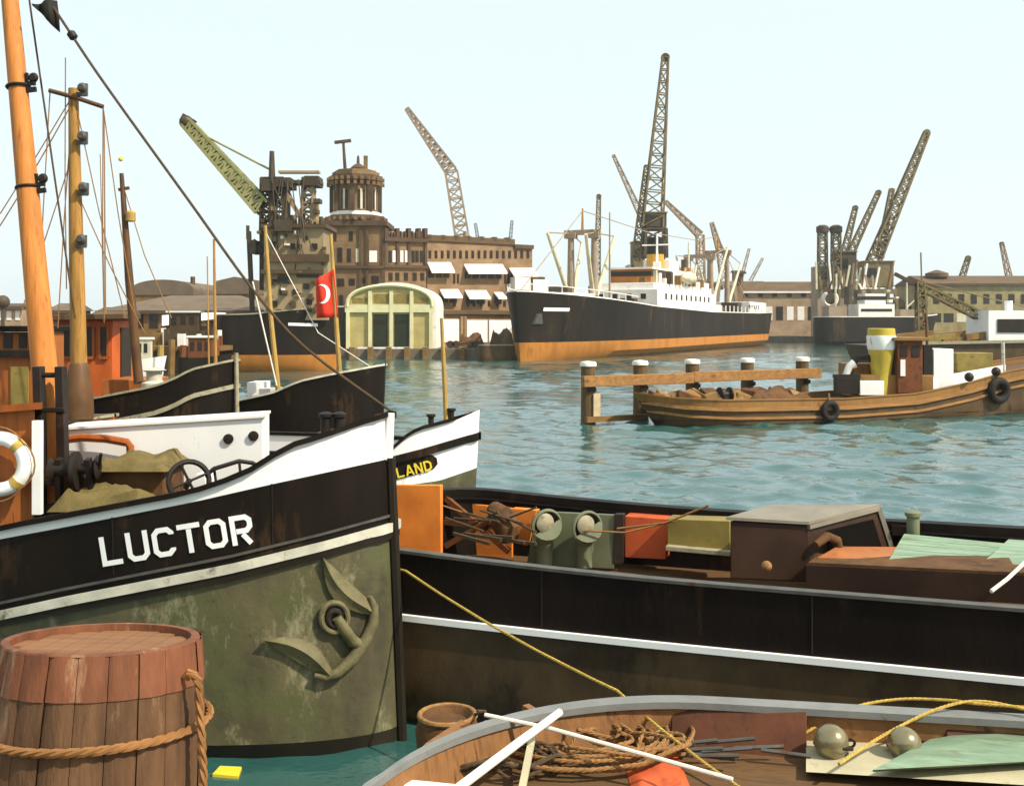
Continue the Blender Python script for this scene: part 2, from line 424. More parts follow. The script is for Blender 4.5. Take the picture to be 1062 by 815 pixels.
# ------------------------------------------------------------------ camera, sky, sun
cam = bpy.data.cameras.new('camera'); co = bpy.data.objects.new('camera', cam); COL.objects.link(co); scene.camera = co
co.location = (0,0,CH); co.rotation_euler = (R(90),0,0); cam.sensor_width = 36; cam.lens = 36*F/1062; cam.shift_y = -(407.5-HY)/1062
cam.clip_start = .1; cam.clip_end = 9000
EL, AZ = 46, 119        # sun height and bearing (clockwise from straight ahead)
w = bpy.data.worlds.new('World'); scene.world = w; w.use_nodes = True
nt = w.node_tree; bg = nt.nodes['Background']; sky = nt.nodes.new('ShaderNodeTexSky'); sky.sky_type = 'NISHITA'; sky.sun_disc = False
sky.sun_elevation = R(EL); sky.sun_rotation = R(AZ); sky.air_density = 1.0; sky.dust_density = 3.0; sky.ozone_density = 1.0; sky.altitude = 0
sky_c = mix(nt, .8, sky.outputs[0], (4.9,5.6,5.7)); nt.links.new(sky_c, bg.inputs[0]); bg.inputs[1].default_value = .15
sl = bpy.data.lights.new('sun', 'SUN'); sl.energy = 5.0; sl.angle = R(.55); sl.color = (1,.93,.80)
so = bpy.data.objects.new('sun', sl); COL.objects.link(so); so.location = (60,-40,90)
sd = Vector((math.sin(R(AZ))*math.cos(R(EL)), math.cos(R(AZ))*math.cos(R(EL)), math.sin(R(EL))))
so.rotation_euler = sd.to_track_quat('Z', 'Y').to_euler()
scene.view_settings.view_transform = 'Standard'; scene.view_settings.look = 'None'; scene.view_settings.exposure = .4; scene.view_settings.gamma = 1
scene.cycles.max_bounces = 6; scene.cycles.use_denoising = True

# ------------------------------------------------------------------ the setting
import numpy as np
rng = np.random.default_rng(3)
NR, NC = 760, 420
yy = 4.2 * (170/4.2) ** np.linspace(0, 1, NR)
X_ = np.linspace(-1, 1, NC)[None,:] * (yy[:,None]*.72 + 3); Y_ = np.repeat(yy[:,None], NC, 1)
Z_ = np.zeros_like(X_); DX = np.zeros_like(X_); DY = np.zeros_like(X_)
for k in range(90):
    wl = .45 * (3.2/.45) ** rng.random(); th = R(62) + rng.normal(0, .55); kk = 2*math.pi/wl; am = .0056 * wl ** .60
    ph = kk*(X_*math.cos(th) + Y_*math.sin(th)) + rng.random()*6.28; keep = np.clip((wl - .012*Y_)/(.010*Y_+.05), 0, 1)
    Z_ += am*keep*np.sin(ph); DX -= am*keep*.8*math.cos(th)*np.cos(ph)*-1; DY -= am*keep*.8*math.sin(th)*np.cos(ph)*-1
fade = np.clip((1-np.abs(X_)/(yy[:,None]*.72+3))*12, 0, 1) * np.clip((170-Y_)/20, 0, 1)
gust = np.clip((Y_-5)/22, .22, 1) * (.75 + .35*np.sin(X_*.11+Y_*.05+1)*np.sin(Y_*.13-X_*.04) + .2*np.sin(Y_*.31+X_*.07))
Z_ *= fade*gust; X_ = X_ + DX*fade*gust; Y_ = Y_ + DY*fade*gust
vs = np.stack([X_, Y_, Z_], -1).reshape(-1, 3); ii = (np.arange(NR-1)[:,None]*NC + np.arange(NC-1)[None,:]).reshape(-1)
fs = np.stack([ii, ii+1, ii+NC+1, ii+NC], -1); nv = len(vs)
vs = np.concatenate([vs, np.array([(-700,-300,-.16),(700,-300,-.16),(700,700,-.16),(-700,700,-.16)])]); fs = np.concatenate([fs, np.array([[nv,nv+1,nv+2,nv+3]])])
me = bpy.data.meshes.new('water'); me.vertices.add(len(vs)); me.vertices.foreach_set('co', vs.ravel())
me.loops.add(fs.size); me.loops.foreach_set('vertex_index', fs.ravel().astype(np.int32)); me.polygons.add(len(fs)); me.polygons.foreach_set('loop_start', np.arange(0, fs.size, 4, dtype=np.int32))
me.update(calc_edges=True); me.polygons.foreach_set('use_smooth', [True]*len(fs)); me.materials.append(M['water'])
wo = bpy.data.objects.new('water', me); COL.objects.link(wo); wo['kind'] = 'structure'
mb = MB()
quay = [(-690,92),(-34,92),(-30,119),(2.5,119),(6,128),(46,226),(58,232),(690,232),(690,690),(-690,690)]
mb.prism([(x,y,-.9) for x,y in quay], (0,0,2.0)); mb.build('quay_ground', 'stone', kind='structure', smooth=False)
mb = MB(); mb.box(-7,6,-8,3.62,-.9,2.2); mb.build('near_quay', 'stone', kind='structure', smooth=False)

mb = MB(); mb.box(-700,700,-301,700,-1.2,75)
hz = bpy.data.materials.new('haze'); hz.use_nodes = True; hn = hz.node_tree; hn.nodes.remove(hn.nodes['Principled BSDF'])
pv = hn.nodes.new('ShaderNodeVolumePrincipled'); pv.inputs['Color'].default_value = (.97,.96,.93,1); pv.inputs['Density'].default_value = .00022; pv.inputs['Anisotropy'].default_value = .3
hn.links.new(pv.outputs[0], hn.nodes['Material Output'].inputs['Volume'])
mb.build('haze', hz, kind='stuff', smooth=False)
scene.cycles.volume_bounces = 1

# ------------------------------------------------------------------ LUCTOR, the near vessel
LTH = R(-20); LX, LY = -1.20, 10.25
L = thing('motor_barge', 'black motor barge with the white name LUCTOR and a white bulwark on its high bow', 'barge', (LX,LY,0), LTH)
LM = ROOT[L]
lh = Hull(15, 3.4, 4.6, 3.5, 3.1, rake=-.045, p=2.2, q=.60, fine=.10)
c_rail = [(-20,555),(0,549),(60,538),(195,513),(246,496),(268,485),(284,474),(302,464),(330,456),(404,431)]
c_wlow = [(-20,562),(0,558),(60,547),(195,521),(270,504),(405,475)]
c_rub  = [(-20,634),(0,630),(60,617),(230,584),(330,560),(400,541)]
z_rail = hull_z(lh, LM, -1, c_rail, -60, 9); z_wl = hull_z(lh, LM, -1, c_wlow, -60, 9); z_rub = hull_z(lh, LM, -1, c_rub, -60, 9)
zr2 = lambda S: z_rub(S) - .11
part('topside', 'hull_black', L, lambda m: lh.band(m, z_rub, z_wl, 6))
part('lower_hull', 'patina', L, lambda m: lh.band(m, lambda S: .14, zr2, 8))
part('boot_top', 'boot', L, lambda m: lh.band(m, lambda S: -.9, lambda S: .14, 3))
part('bulwark', 'white_paint', L, lambda m: lh.band(m, z_wl, z_rail, 4))
part('bulwark_lining', 'hull_black', L, lambda m: lh.band(m, lambda S: z_wl(S)-.5, z_rail, 4, -.06))
part('cap_rail', 'hull_black', L, lambda m: lh.rail(m, z_rail, -.10, .05, .05))
part('rubbing_strake', 'rub_white', L, lambda m: lh.rail(m, lambda S: zr2(S)+.015, -.02, .055, .085))
part('strake_lip', 'boot', L, lambda m: lh.rail(m, lambda S: zr2(S)-.05, -.02, .04, .063))
part('moulding', 'iron_grey', L, lambda m: lh.rail(m, lambda S: z_rub(S)+.045, -.02, .022, .025, u1=.25))
zd = lambda S: z_rail(S) - .48
part('deck', 'deck', L, lambda m: lh.deck(m, zd))
part('stem_bar', 'boot', L, lambda m: m.tube([(lh.st(z)*-1+.01, 0, z) for z in (-.5,.4,1.2,2,2.7)], [.05,.055,.055,.055,.05], 8))
part('stem_cap', 'white_paint', L, lambda m: m.tube([(.0,0,z_wl(0)-.01),(.02,0,z_rail(0)+.03)], .05, 8))
mb = MB(True); lettering(mb, 'LUCTOR', 106.5, 588, .987, -.16, 1.0, 27.3, 5.3, lambda x, y: on_hull(lh, LM, -1, x, y, .012))
mb.build('name_lettering', 'white_paint', L)
for S0 in (.75,2.1,3.5,5):
    part('plate_seam', 'boot', L, lambda m: m.tube([lh.pt(S0, lerp(z_rub(S0)+.08, z_wl(S0), i/5), -1, .002) for i in range(6)], .007, 5))
# cabin, coamings, gear on LUCTOR's deck
def lp(px, py, Y): return LM.inverted() @ P(px, py, Y)
YC = 11.55
cab = lambda px: xat(px, YC)
def f(m): m.hexa([P(66,520,YC), P(274,505,YC), P(274,505,YC)+Vector((-.08,.6,0)), P(66,520,YC)+Vector((-.08,.6,0)), P(66,446,YC), P(274,433,YC), P(274,433,YC)+Vector((-.08,.6,0)), P(66,446,YC)+Vector((-.08,.6,0))])
cabin = part('deck_cabin', 'white_paint', L, f, True, bevel=.02)
def f(m): m.hexa([P(63,446,YC-.03), P(275,433,YC-.03), P(275,433,YC)+Vector((-.08,.62,0)), P(63,446,YC)+Vector((-.08,.62,0)), P(63,443.5,YC-.03), P(275,430.5,YC-.03), P(275,430.5,YC)+Vector((-.08,.62,.0)), P(63,443.5,YC)+Vector((-.08,.62,.0))])
part('cabin_roof', 'white_far', cabin, f, True)
for px, py in ((237,455),(263,452)):
    ph = part('porthole', 'iron', cabin, lambda m: m.lathe([(.035,0),(.055,0),(.055,.02),(.036,.024)], P(px,py,YC-.005), 18, (.06,-1,0)), True)
    part('porthole_glass', 'glass', ph, lambda m: m.lathe([(.036,0),(.036,.010)], P(px,py,YC-.005), 16, (.06,-1,0)), True)
def f(m):
    pts = [P(66,456,YC-.12), P(85,453.5,YC-.12), P(110,455,YC-.12), P(132,459,YC-.12), P(135,463,YC-.12), P(136,482,YC-.12)]
    m.tube(pts, .045, 8)
part('hatch_hoop', 'varnish', L, f, True)
def f(m):
    a = P(62,500,10.6); m.box(a.x, xat(172,10.6), 10.55, 11.2, zat(524,10.6), zat(486,10.6))
hb = part('hatch_coaming', 'canvas_brown', L, f, True, bevel=.02)
random.seed(3)
def tarp_mesh(x0, x1, y0, y1, zb, h, s=1.):
    rows = []
    for i in range(19):
        u = i/18; r = []
        for j in range(13):
            v = j/12; e = min(1, 6*min(u,1-u,v,1-v)); n = math.sin(u*13*s+v*5)*.18 + math.sin(v*17*s-u*7)*.14 + random.uniform(-.08,.08)
            r.append((lerp(x0,x1,u), lerp(y0,y1,v), zb + h*e*(.75 + n)))
        rows.append(r)
    return rows
mb = MB(True); mb.grid(tarp_mesh(xat(95,10.5), xat(176,10.5), 10.42, 11.3, zat(488,10.5), .14)); mb.build('hatch_tarpaulin', 'tarp', L)
mb = MB(True); mb.grid(tarp_mesh(xat(60,10.2), xat(165,10.2), 9.95, 10.5, zat(528,10.1), .20, .7)); mb.build('folded_sail', 'tarp', L)
def f(m):   # anchor winch by the mast foot
    c = P(77,486,10.35)
    m.lathe([(.09,-.24),(.12,-.22),(.06,-.18),(.06,-.03),(.15,-.02),(.15,.03),(.06,.04),(.06,.18),(.12,.22),(.09,.24)], c, 18, (1,.1,.05))
    m.lathe([(.19,-.02),(.19,.02)], c+Vector((.02,0,-.02)), 22, (1,.1,.05))
    for d in (-.14,.14): m.sq(c+Vector((d,-.02,.1)), c+Vector((d*1.3,.1,-.5)), .05, .09)
    m.bar(c+Vector((.24,0,0)), c+Vector((.3,-.1,.16)), .016)
part('anchor_winch', 'iron', L, f, True)
def f(m): 
    c = P(196,499,9.98); m.torus(c, .185, .026, (.5,-1,.25), 30, 8)
    for a in range(4): m.bar(c, c+Vector((math.cos(a*1.57+.4)*.17, .085*math.cos(a*1.57+.4), math.sin(a*1.57+.4)*.17)), .013, n=6)
    m.bar(c, c+Vector((-.12,.3,-.1)), .03)
part('brake_wheel', 'iron', L, f, True)
def f(m):
    m.tube([P(208,497,10.3), P(222,486,10.3), P(248,478,10.4), P(262,480,10.45), P(272,486,10.5)], .022, 8)
    for a, b in (((222,486),(224,500)), ((248,478),(250,497))): m.bar(P(*a,10.35), P(*b,10.35), .014, n=6)
part('hand_rail', 'iron', L, f, True)
part('skylight', 'white_paint', L, lambda m: m.prism([P(197,508,10.25),P(214,506,10.25),P(211,491,10.25),P(203,492,10.25)], (0,.35,0)), True)
def f(m): m.hexa([P(-75,560,10.25), P(36,545,10.25), P(36,540,11.3), P(-75,555,11.3), P(-75,432,10.25), P(36,421,10.25), P(36,424,11.3), P(-75,434,11.3)])
wh = part('wheelhouse', 'wheelhouse_brown', L, f, True, bevel=.02)
part('corner_post', 'white_paint', wh, lambda m: m.sq(P(39,436,10.2), P(39,533,10.2), .085, .06), True)
part('roof_edge', 'varnish', wh, lambda m: m.hexa([P(-78,434,10.15), P(44,424,10.15), P(44,426,11.4), P(-78,436,11.4), P(-78,427,10.15), P(44,417,10.15), P(44,419,11.4), P(-78,429,11.4)]), True)
def f(m):
    for px in (41,64):
        m.sq(P(px-1,380,10.75), P(px+3,540,10.75), .085, .12)
    m.sq(P(40,425,10.7), P(68,425,10.7), .05); m.sq(P(43,500,10.7), P(70,500,10.7), .06); m.bar(P(36,389,10.75), P(68,389,10.75), .028)
part('mast_tabernacle', 'iron', L, f, True, bevel=.008)
mast_foot, mast_top = P(59,520,10.9), P(3,-78,11.3)
ms = part('mast', 'mast_orange', L, lambda m: m.tube([mast_foot.lerp(mast_top, i/6) for i in range(7)], [.135,.13,.122,.112,.10,.088,.075], 16), True)
for px, py in ((26,86),(40,193),(8,-30)):
    def f(m):
        t = (mast_top.z - zat(py,11)) / (mast_top.z-mast_foot.z); c = mast_top.lerp(mast_foot, t)
        m.sq(c+Vector((.05,-.02,-.05)), c+Vector((.20,-.02,-.03)), .035, .05); m.sq(c+Vector((.09,-.02,.03)), c+Vector((.19,-.02,.03)), .04, .04)
        m.lathe([(.035,-.035),(.055,0),(.035,.035)], c+Vector((.17,-.02,.09)), 12, (0,1,0)); m.sq(c+Vector((.10,-.02,.0)), c+Vector((.10,-.02,.14)), .03)
        m.torus(c, .11, .018, mast_top-mast_foot, 16, 6)
    part('mast_bracket', 'iron', ms, f, True)
def f(m):
    pts = [P(3,-72,11.3), P(70,30,11.05), P(112,92,10.9), P(200,214,10.65), P(262,300,10.45), P(317,361,10.35), P(405,426,10.3)]
    q = []
    for i in range(len(pts)-1):
        for k in range(4):
            p0, p1, p2, p3 = pts[max(0,i-1)], pts[i], pts[i+1], pts[min(len(pts)-1,i+2)]; t = k/4
            q.append(.5*((2*p1)+(p2-p0)*t+(2*p0-5*p1+4*p2-p3)*t*t+(3*p1-p0-3*p2+p3)*t**3))
    m.tube(q+[pts[-1]], .014, 6)
fs = part('forestay', 'rope_dark', L, f, True)
part('stay_block', 'iron', fs, lambda m: m.lathe([(.02,-.05),(.045,-.03),(.045,.03),(.02,.05)], P(75,37,11.03), 10, (.55,0,-.8)), True)
part('shroud', 'rope_dark', L, lambda m: m.tube(sag(P(22,-60,11.3), P(78,330,11.1), .02), .011, 5), True)
part('shroud', 'rope_dark', L, lambda m: m.tube(sag(P(-6,-60,11.4), P(-60,300,12.2), .02), .011, 5), True)
part('backstay', 'rope_tan', L, lambda m: m.tube(sag(P(72,112,12.5), P(-30,280,12.5), .05), .008, 5), True)
mb = MB(True)
rows = []
for i in range(9):
    t = i/8; a = P(lerp(33,58,t), lerp(4,0,t), 11.1); b = P(lerp(34,61,t), lerp(6,33,t), 11.1); wv = Vector((0,.05*math.sin(t*7),0)); rows.append([a+wv, a.lerp(b,.5)+wv*1.4, b+wv])
mb.grid(rows); o = mb.build('pennant', 'pennant', label='small dark triangular pennant flying below the masthead of the orange mast', cat='pennant')
sm = o.modifiers.new('thick', 'SOLIDIFY'); sm.thickness = .006
# fairlead and bitts on the bow
part('fairlead', 'iron', L, lambda m: (m.tube([P(388,436,10.2), P(390,431,10.2), P(396,430,10.2), P(398,434,10.2)], .016, 8)), True)
part('mooring_bitts', 'iron', L, lambda m: ([m.lathe([(.055,-.3),(.055,.12),(.075,.13),(.075,.16),(.03,.18)], P(px,445,11.0), 14) for px in (338,352)]), True)
# lifebuoy hung on LUCTOR's wheelhouse
t = thing('lifebuoy', 'white ring lifebuoy with yellow bands hung on the orange wheelhouse wall', 'lifebuoy', tuple(P(-1,481,10.1)))
c = P(-1,481,10.1)
part('ring', 'white_paint', t, lambda m: m.torus(c, .245, .068, (0,1,0), 40, 12), True)
for a in (.75,2.35,3.9,5.5):
    def f(m):
        pts = [c + Vector((math.cos(a+d)*.245, 0, math.sin(a+d)*.245)) for d in (-.13,-.065,0,.065,.13)]; m.tube(pts, .0735, 12)
    part('band', 'rope_yellow', t, f, True)
def f(m):
    for k in range(4):
        a0 = .75+k*1.57; m.tube([c+Vector((math.cos(a0+1.57*i/8)*(.315+.04*math.sin(math.pi*i/8)), -.03, math.sin(a0+1.57*i/8)*(.315+.04*math.sin(math.pi*i/8)))) for i in range(9)], .008, 6)
part('grab_line', 'rope_tan', t, f, True)
part('hanging_bracket', 'iron', t, lambda m: m.sq(P(-1,452,10.18), P(-1,452,10.1), .05, .03), True)

# ------------------------------------------------------------------ the anchor stowed in LUCTOR's bow
oh = lambda px, py, off: on_hull(lh, LM, -1, px, py, off)
A = thing('anchor', 'olive stockless anchor with two pointed flukes drawn up flat against the bow', 'anchor', tuple(oh(365,690,.05)))
def fluke(root, tip, side, mid_w):
    def f(m):
        n = 12; rows = []
        root_v, tip_v = Vector((*root,0)), Vector((*tip,0)); d = (tip_v-root_v); nrm = Vector((-d.y, d.x, 0)).normalized()
        prof = []
        for i in range(n+1):
            k = i/n; wd = mid_w * (math.sin(math.pi*min(1,(k*.93+.10)))**.75) * (1 if k < .96 else .4); ctr = root_v + d*k + nrm*side*math.sin(math.pi*k)*9
            row = []
            for s_, o_ in ((-1,.015),(-1,.05),(-.45,.075),(0,.13),(.45,.075),(1,.05),(1,.015)):
                q = ctr + nrm*wd*s_; row.append(oh(q.x, q.y, o_*(1-.4*k)+.01))
            rows.append(row)
        m.grid(rows)
        for rr in (rows[0], rows[-1]): m.add(rr, [tuple(range(len(rr)))])
    return f
part('fluke', 'anchor_olive', A, fluke((387,634), (335,578), -1, 12), True)
part('fluke', 'anchor_olive', A, fluke((342,700), (273,664), 1, 12), True)
part('crown', 'anchor_olive', A, lambda m: m.tube([oh(x,y,.07) for x, y in ((383,618),(389,628),(391,644),(381,661),(367,682),(351,697),(338,702),(326,700))], [.022,.04,.052,.06,.06,.052,.04,.022], 10), True)
part('shank', 'anchor_olive', A, lambda m: m.tube([oh(x,y,.07) for x, y in ((349,640),(357,652),(366,665),(376,669))], [.045,.055,.058,.045], 10), True)
part('hawse_ring', 'anchor_olive', A, lambda m: m.tube([oh(347+14.5*math.cos(i*math.pi/10)*.95, 640+15.5*math.sin(i*math.pi/10), .05) for i in range(20)], .028, 8, True), True)
part('shackle', 'iron', A, lambda m: m.tube([oh(347+7*math.cos(i*math.pi/6), 641+8*math.sin(i*math.pi/6), .05) for i in range(12)], .03, 8, True), True)
# ------------------------------------------------------------------ barrel on the near quay, and its rope
BX, BY, BT = xat(86,3.0), 3.0, 3.075
t = thing('barrel', 'weathered wooden barrel with a red painted top band standing at the quay edge', 'barrel', (BX,BY,2.2)); t.rotation_euler = (R(-7),R(1),0)
ROOT[t] = Matrix.Translation((BX,BY,2.2))
def rad(z): return .272 + .034*(1-((z-.44)/.46)**2)
def staves(m, z0, z1, off=0, n=22, steps=10):
    random.seed(5)
    for k in range(n):
        a0 = 2*math.pi*k/n; a1 = 2*math.pi*(k+1)/n - .007; rows = []; jit = random.uniform(-.0035,.0035)
        for i in range(steps+1):
            z = lerp(z0, z1, i/steps); r = rad(z)+off+jit; rows.append([((r-(.006 if j in (0,3) else 0))*math.cos(lerp(a0,a1,j/3)), (r-(.006 if j in (0,3) else 0))*math.sin(lerp(a0,a1,j/3)), z) for j in range(4)])
        m.grid(rows)
    m.lathe([(rad(z0)-.012,z0),(rad((z0+z1)/2)-.012+off,(z0+z1)/2),(rad(z1)-.012+off,z1)], n=40, caps=False)
part('staves', 'barrel', t, lambda m: staves(m, 0, .765))
part('top_band', 'barrel_red', t, lambda m: (staves(m, .765, .882, .004, 22, 3), m.lathe([(rad(.882)-.0,.880),(rad(.882)-.003,.886),(rad(.882)-.026,.886),(rad(.86)-.028,.85)], n=44, caps=False)))
part('lid', 'barrel_lid', t, lambda m: [m.box(-.27+.0605*i, -.27+.0605*i+.058, -math.sqrt(max(.002,.245**2-(-.24+.0605*i)**2)), math.sqrt(max(.002,.245**2-(-.24+.0605*i)**2)), .852, .866) for i in range(9)])
for z in (.10,.30): part('hoop', 'hoop', t, lambda m: m.lathe([(rad(z-.02)+.002,z-.022),(rad(z)+.009,z-.02),(rad(z)+.009,z+.02),(rad(z+.02)+.002,z+.022)], n=44))
t = thing('rope', 'tan rope bound round the waist of the wooden barrel and hanging down its side', 'rope', (BX,BY,2.2)); t.rotation_euler = (R(-7),R(1),0)
zr = .655
part('turn', 'hoop', t, lambda m: m.rope([((rad(zr)+.014)*math.cos(i*2*math.pi/48), (rad(zr)+.014)*math.sin(i*2*math.pi/48), zr+.012*math.sin(i*2*math.pi/48+.4)) for i in range(48)], .0125, True))
part('loose_end', 'hoop', t, lambda m: m.rope(cr([(rad(z)*.93+.012+dx, -.11+dy, z) for z, dx, dy in ((.80,.005,.0),(.815,.02,-.01),(.79,.042,-.01),(.74,.038,0),(.66,.042,0),(.58,.046,0),(.45,.05,.01),(.3,.05,.01),(.1,.04,.0),(.012,.05,-.02))], 4), .0125))

# ------------------------------------------------------------------ black hold barge across the right foreground
BTH = math.atan2(.322,-.947)       # bow points left and away
b0 = Vector((-1.55,12.55,0))
Bg = thing('hold_barge', 'long black barge with a white rubbing strip and orange, green and red fittings', 'barge', tuple(b0), BTH)
BMx = ROOT[Bg]
bh = Hull(16, 3.3, 1.0, 2, 1.7, rake=.08, p=2.4, q=.5, fine=.05)
side = 1 if (BMx @ Vector((-6,1.6,0))).y < (BMx @ Vector((-6,-1.6,0))).y else -1
zg = lambda S: 1.60 + .16*max(0,1-S/4.5)**2
zw = lambda S: 1.0 + .05*max(0,1-S/4)**2
part('topside', 'barge_black', Bg, lambda m: (bh.band(m, lambda S: zw(S)+.05, zg, 5), bh.band(m, lambda S: .95, zg, 2, -.05)))
part('lower_hull', 'barge_low', Bg, lambda m: bh.band(m, lambda S: -.7, zw, 6))
part('rubbing_strip', 'white_paint', Bg, lambda m: bh.rail(m, lambda S: zw(S)-.005, -.02, .045, .06))
part('gunwale', 'iron_grey', Bg, lambda m: bh.rail(m, zg, -.085, .03, .03))
part('far_rail', 'hull_black', Bg, lambda m: bh.rail(m, lambda S: zg(S)+.031, -.13, .05, .10, sides=(-side,)))
part('deck', 'deck', Bg, lambda m: bh.deck(m, lambda S: 1.0, -.05))
part('towing_rope', 'rope_white', Bg, lambda m: m.tube([P(1028,613,9.5), P(1045,600,9.7), P(1062,584,10.0), P(1085,566,10.6)], .018, 6), True)
def bl(px, py, Y): return BMx.inverted() @ P(px, py, Y)
def panel(name, mat, c, Y0, Y1, th=.05, **kw):   # upright plate in the well; c = four photo corners (tl, tr, br, bl); leans on depths Y0 (left) and Y1 (right)
    mb = MB(True); pts = [P(*c[0],Y0), P(*c[1],Y1), P(*c[2],Y1), P(*c[3],Y0)]; mb.prism(pts, Vector((.34,.94,0))*th); return mb.build(name, mat, Bg, bevel=.008, **kw)
panel('bulkhead', 'panel_orange', [(405,503),(457,503),(457,575),(405,575)], 12.3, 12.2, .07)
panel('well_lining', 'panel_orange', [(459,519),(531,527),(531,580),(459,575)], 13.9, 13.6)
part('cross_brace', 'rust', Bg, lambda m: (m.sq(P(462,516,13.6), P(528,572,13.3), .07), m.sq(P(462,566,13.5), P(528,528,13.3), .07), m.sq(P(459,541,13.6), P(530,548,13.3), .06)), True)
panel('stanchion', 'panel_orange', [(531,527),(557,529),(546,566),(531,562)], 13.3, 13.2, .12)
sg = panel('ventilator_plate', 'panel_sage', [(557,530),(644,534),(636,590),(546,585)], 13.1, 12.8)
panel('locker', 'panel_red', [(648,535),(694,538),(690,580),(648,578)], 12.9, 12.75, .25)
panel('frame_post', 'iron', [(637,533),(647,533),(645,585),(635,585)], 12.8, 12.8, .1)
panel('side_bin', 'panel_olive', [(692,538),(757,540),(757,574),(692,568)], 12.5, 12.3, .3)
panel('bin_ledge', 'rub_grey', [(690,566),(757,572),(757,577),(690,571)], 12.4, 12.2, .3)
for px, py, Y in ((567,545,12.75),(609,547,12.65)):
    c = P(px, py, Y); ax = Vector((.42,-.9,-.05)).normalized()
    v = part('cowl_ventilator', 'panel_sage', Bg, lambda m: (m.tube([c+Vector((-.02,.16,-.5)), c+Vector((-.02,.16,-.2)), c+Vector((-.01,.10,-.06)), c], [.10,.11,.15,.185], 18), m.torus(c, .185, .022, ax, 28, 6)), True)
    part('mouth', 'void', v, lambda m: m.lathe([(.183,.0),(.183,.012)], c, 20, ax), True)
    part('damper_cap', 'rub_grey', v, lambda m: m.lathe([(.12,0),(.115,.03),(.07,.055),(.001,.06)], c+Vector((-.035,-.0,.04))+ax*.012, 18, ax), True)  # pale dome added over the black mouth, painting the lit inside of the cowl
def f(m):   # tackle and rods lying in the orange well
    random.seed(11)
    for k in range(7):
        x = 462+k*9; m.bar(P(x, 533+random.uniform(-6,16), 12.9), P(x+random.uniform(25,50), 535+random.uniform(-14,18), 12.6), .014, n=6)
    for k in range(5):
        x = 470+k*12; m.sq(P(x, 556+random.uniform(-3,4), 12.6), P(x+38, 562+random.uniform(-5,8), 12.4), .035)
part('tackle', 'rope_dark', Bg, f, True)
part('canvas_bundle', 'canvas_brown', Bg, lambda m: m.tube([P(512,527,13.2), P(522,538,13.0), P(527,550,12.9), P(528,562,12.9)], [.10,.17,.16,.1], 10), True)
part('lashing', 'rope_tan', Bg, lambda m: m.tube([P(459,524,13.2), P(500,538,13), P(530,548,12.8)], .012, 5), True)
part('lashing', 'rope_tan', Bg, lambda m: m.tube([P(640,548,12.6), P(690,542,12.4), P(735,524,12.2)], .014, 5), True)
part('lashing', 'rope_tan', Bg, lambda m: m.tube([P(600,550,12.6), P(648,552,12.5), P(700,540,12.4)], .012, 5), True)
# companion hatch box
Yf, Yb = 11.15, 12.05
def f(m): m.hexa([P(757,600,Yf), P(842,604,Yf), P(932,590,Yb), P(795,590,Yb), P(757,540,Yf), P(837,545,Yf), P(911,525.5,Yb), P(800,527,Yb)])
hx = part('companion_hatch', 'hatch_brown', Bg, f, True, bevel=.015)  # front and sides shaded by their dark colour, the lid lit by its grey
part('hatch_lid', 'hatch_top', hx, lambda m: m.hexa([P(753,539,Yf-.03), P(839,544,Yf-.03), P(914,525,Yb+.03), P(797,526.5,Yb+.03), P(753,536,Yf-.03), P(839,541,Yf-.03), P(914,522.5,Yb+.03), P(797,523.5,Yb+.03)]), True)
hq = lambda u, v: (P(837,545,Yf).lerp(P(911,525.5,Yb), u)).lerp(P(842,604,Yf).lerp(P(932,590,Yb), u), v) + Vector((.012,-.012,0))
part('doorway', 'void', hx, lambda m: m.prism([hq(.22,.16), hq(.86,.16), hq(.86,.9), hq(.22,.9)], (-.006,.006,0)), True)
part('door_frame', 'hatch_top', hx, lambda m: (m.sq(hq(.98,.0), hq(.98,.95), .05), m.sq(hq(0,.02), hq(1,.02), .04)), True)
part('rounded_coaming', 'canvas_brown', hx, lambda m: m.tube([P(846,565,11.1), P(858,556,11.2), P(868,560,11.3), P(873,580,11.3)], [.04,.05,.05,.045], 10), True)
part('eye_bolt', 'rope_tan', Bg, lambda m: m.ball(P(795,587,10.75), .055), True)
part('side_coaming', 'hatch_brown', Bg, lambda m: m.hexa([P(836,612,10.7), P(1090,628,9.9), P(1090,628,9.9)+Vector((.04,.1,0)), P(836,612,10.7)+Vector((.04,.1,0)), P(836,586,10.7), P(1090,598,9.9), P(1090,598,9.9)+Vector((.04,.1,0)), P(836,586,10.7)+Vector((.04,.1,0))]), True)
part('coaming_ledge', 'canvas_brown', Bg, lambda m: m.hexa([P(838,586,10.72), P(1090,599,9.9), P(1090,580,10.6), P(850,577,11.3), P(838,583,10.72), P(1090,595,9.9), P(1090,577,10.6), P(850,574,11.3)]), True)
part('hatch_board', 'plank_orange', Bg, lambda m: m.hexa([P(848,582,10.9), P(922,584,10.85), P(932,571,11.3), P(868,570,11.3), P(848,578,10.9), P(922,580,10.85), P(932,567,11.3), P(868,566.5,11.3)]), True)
def f(m):
    for i in range(5):
        a, b = i/5, (i+1)/5-.012
        q = lambda k, l, dz: P(lerp(lerp(922,1012,k), lerp(938,1043,k), l), lerp(lerp(580,585.5,k), lerp(553,563,k), l), lerp(lerp(10.75,10.5,k), lerp(11.9,11.5,k), l)) + Vector((0,0,dz))
        m.hexa([q(0,a,-.05),q(1,a,-.05),q(1,b,-.05),q(0,b,-.05),q(0,a,0),q(1,a,0),q(1,b,0),q(0,b,0)])
part('hatch_cover', 'plank_green', Bg, f, True)
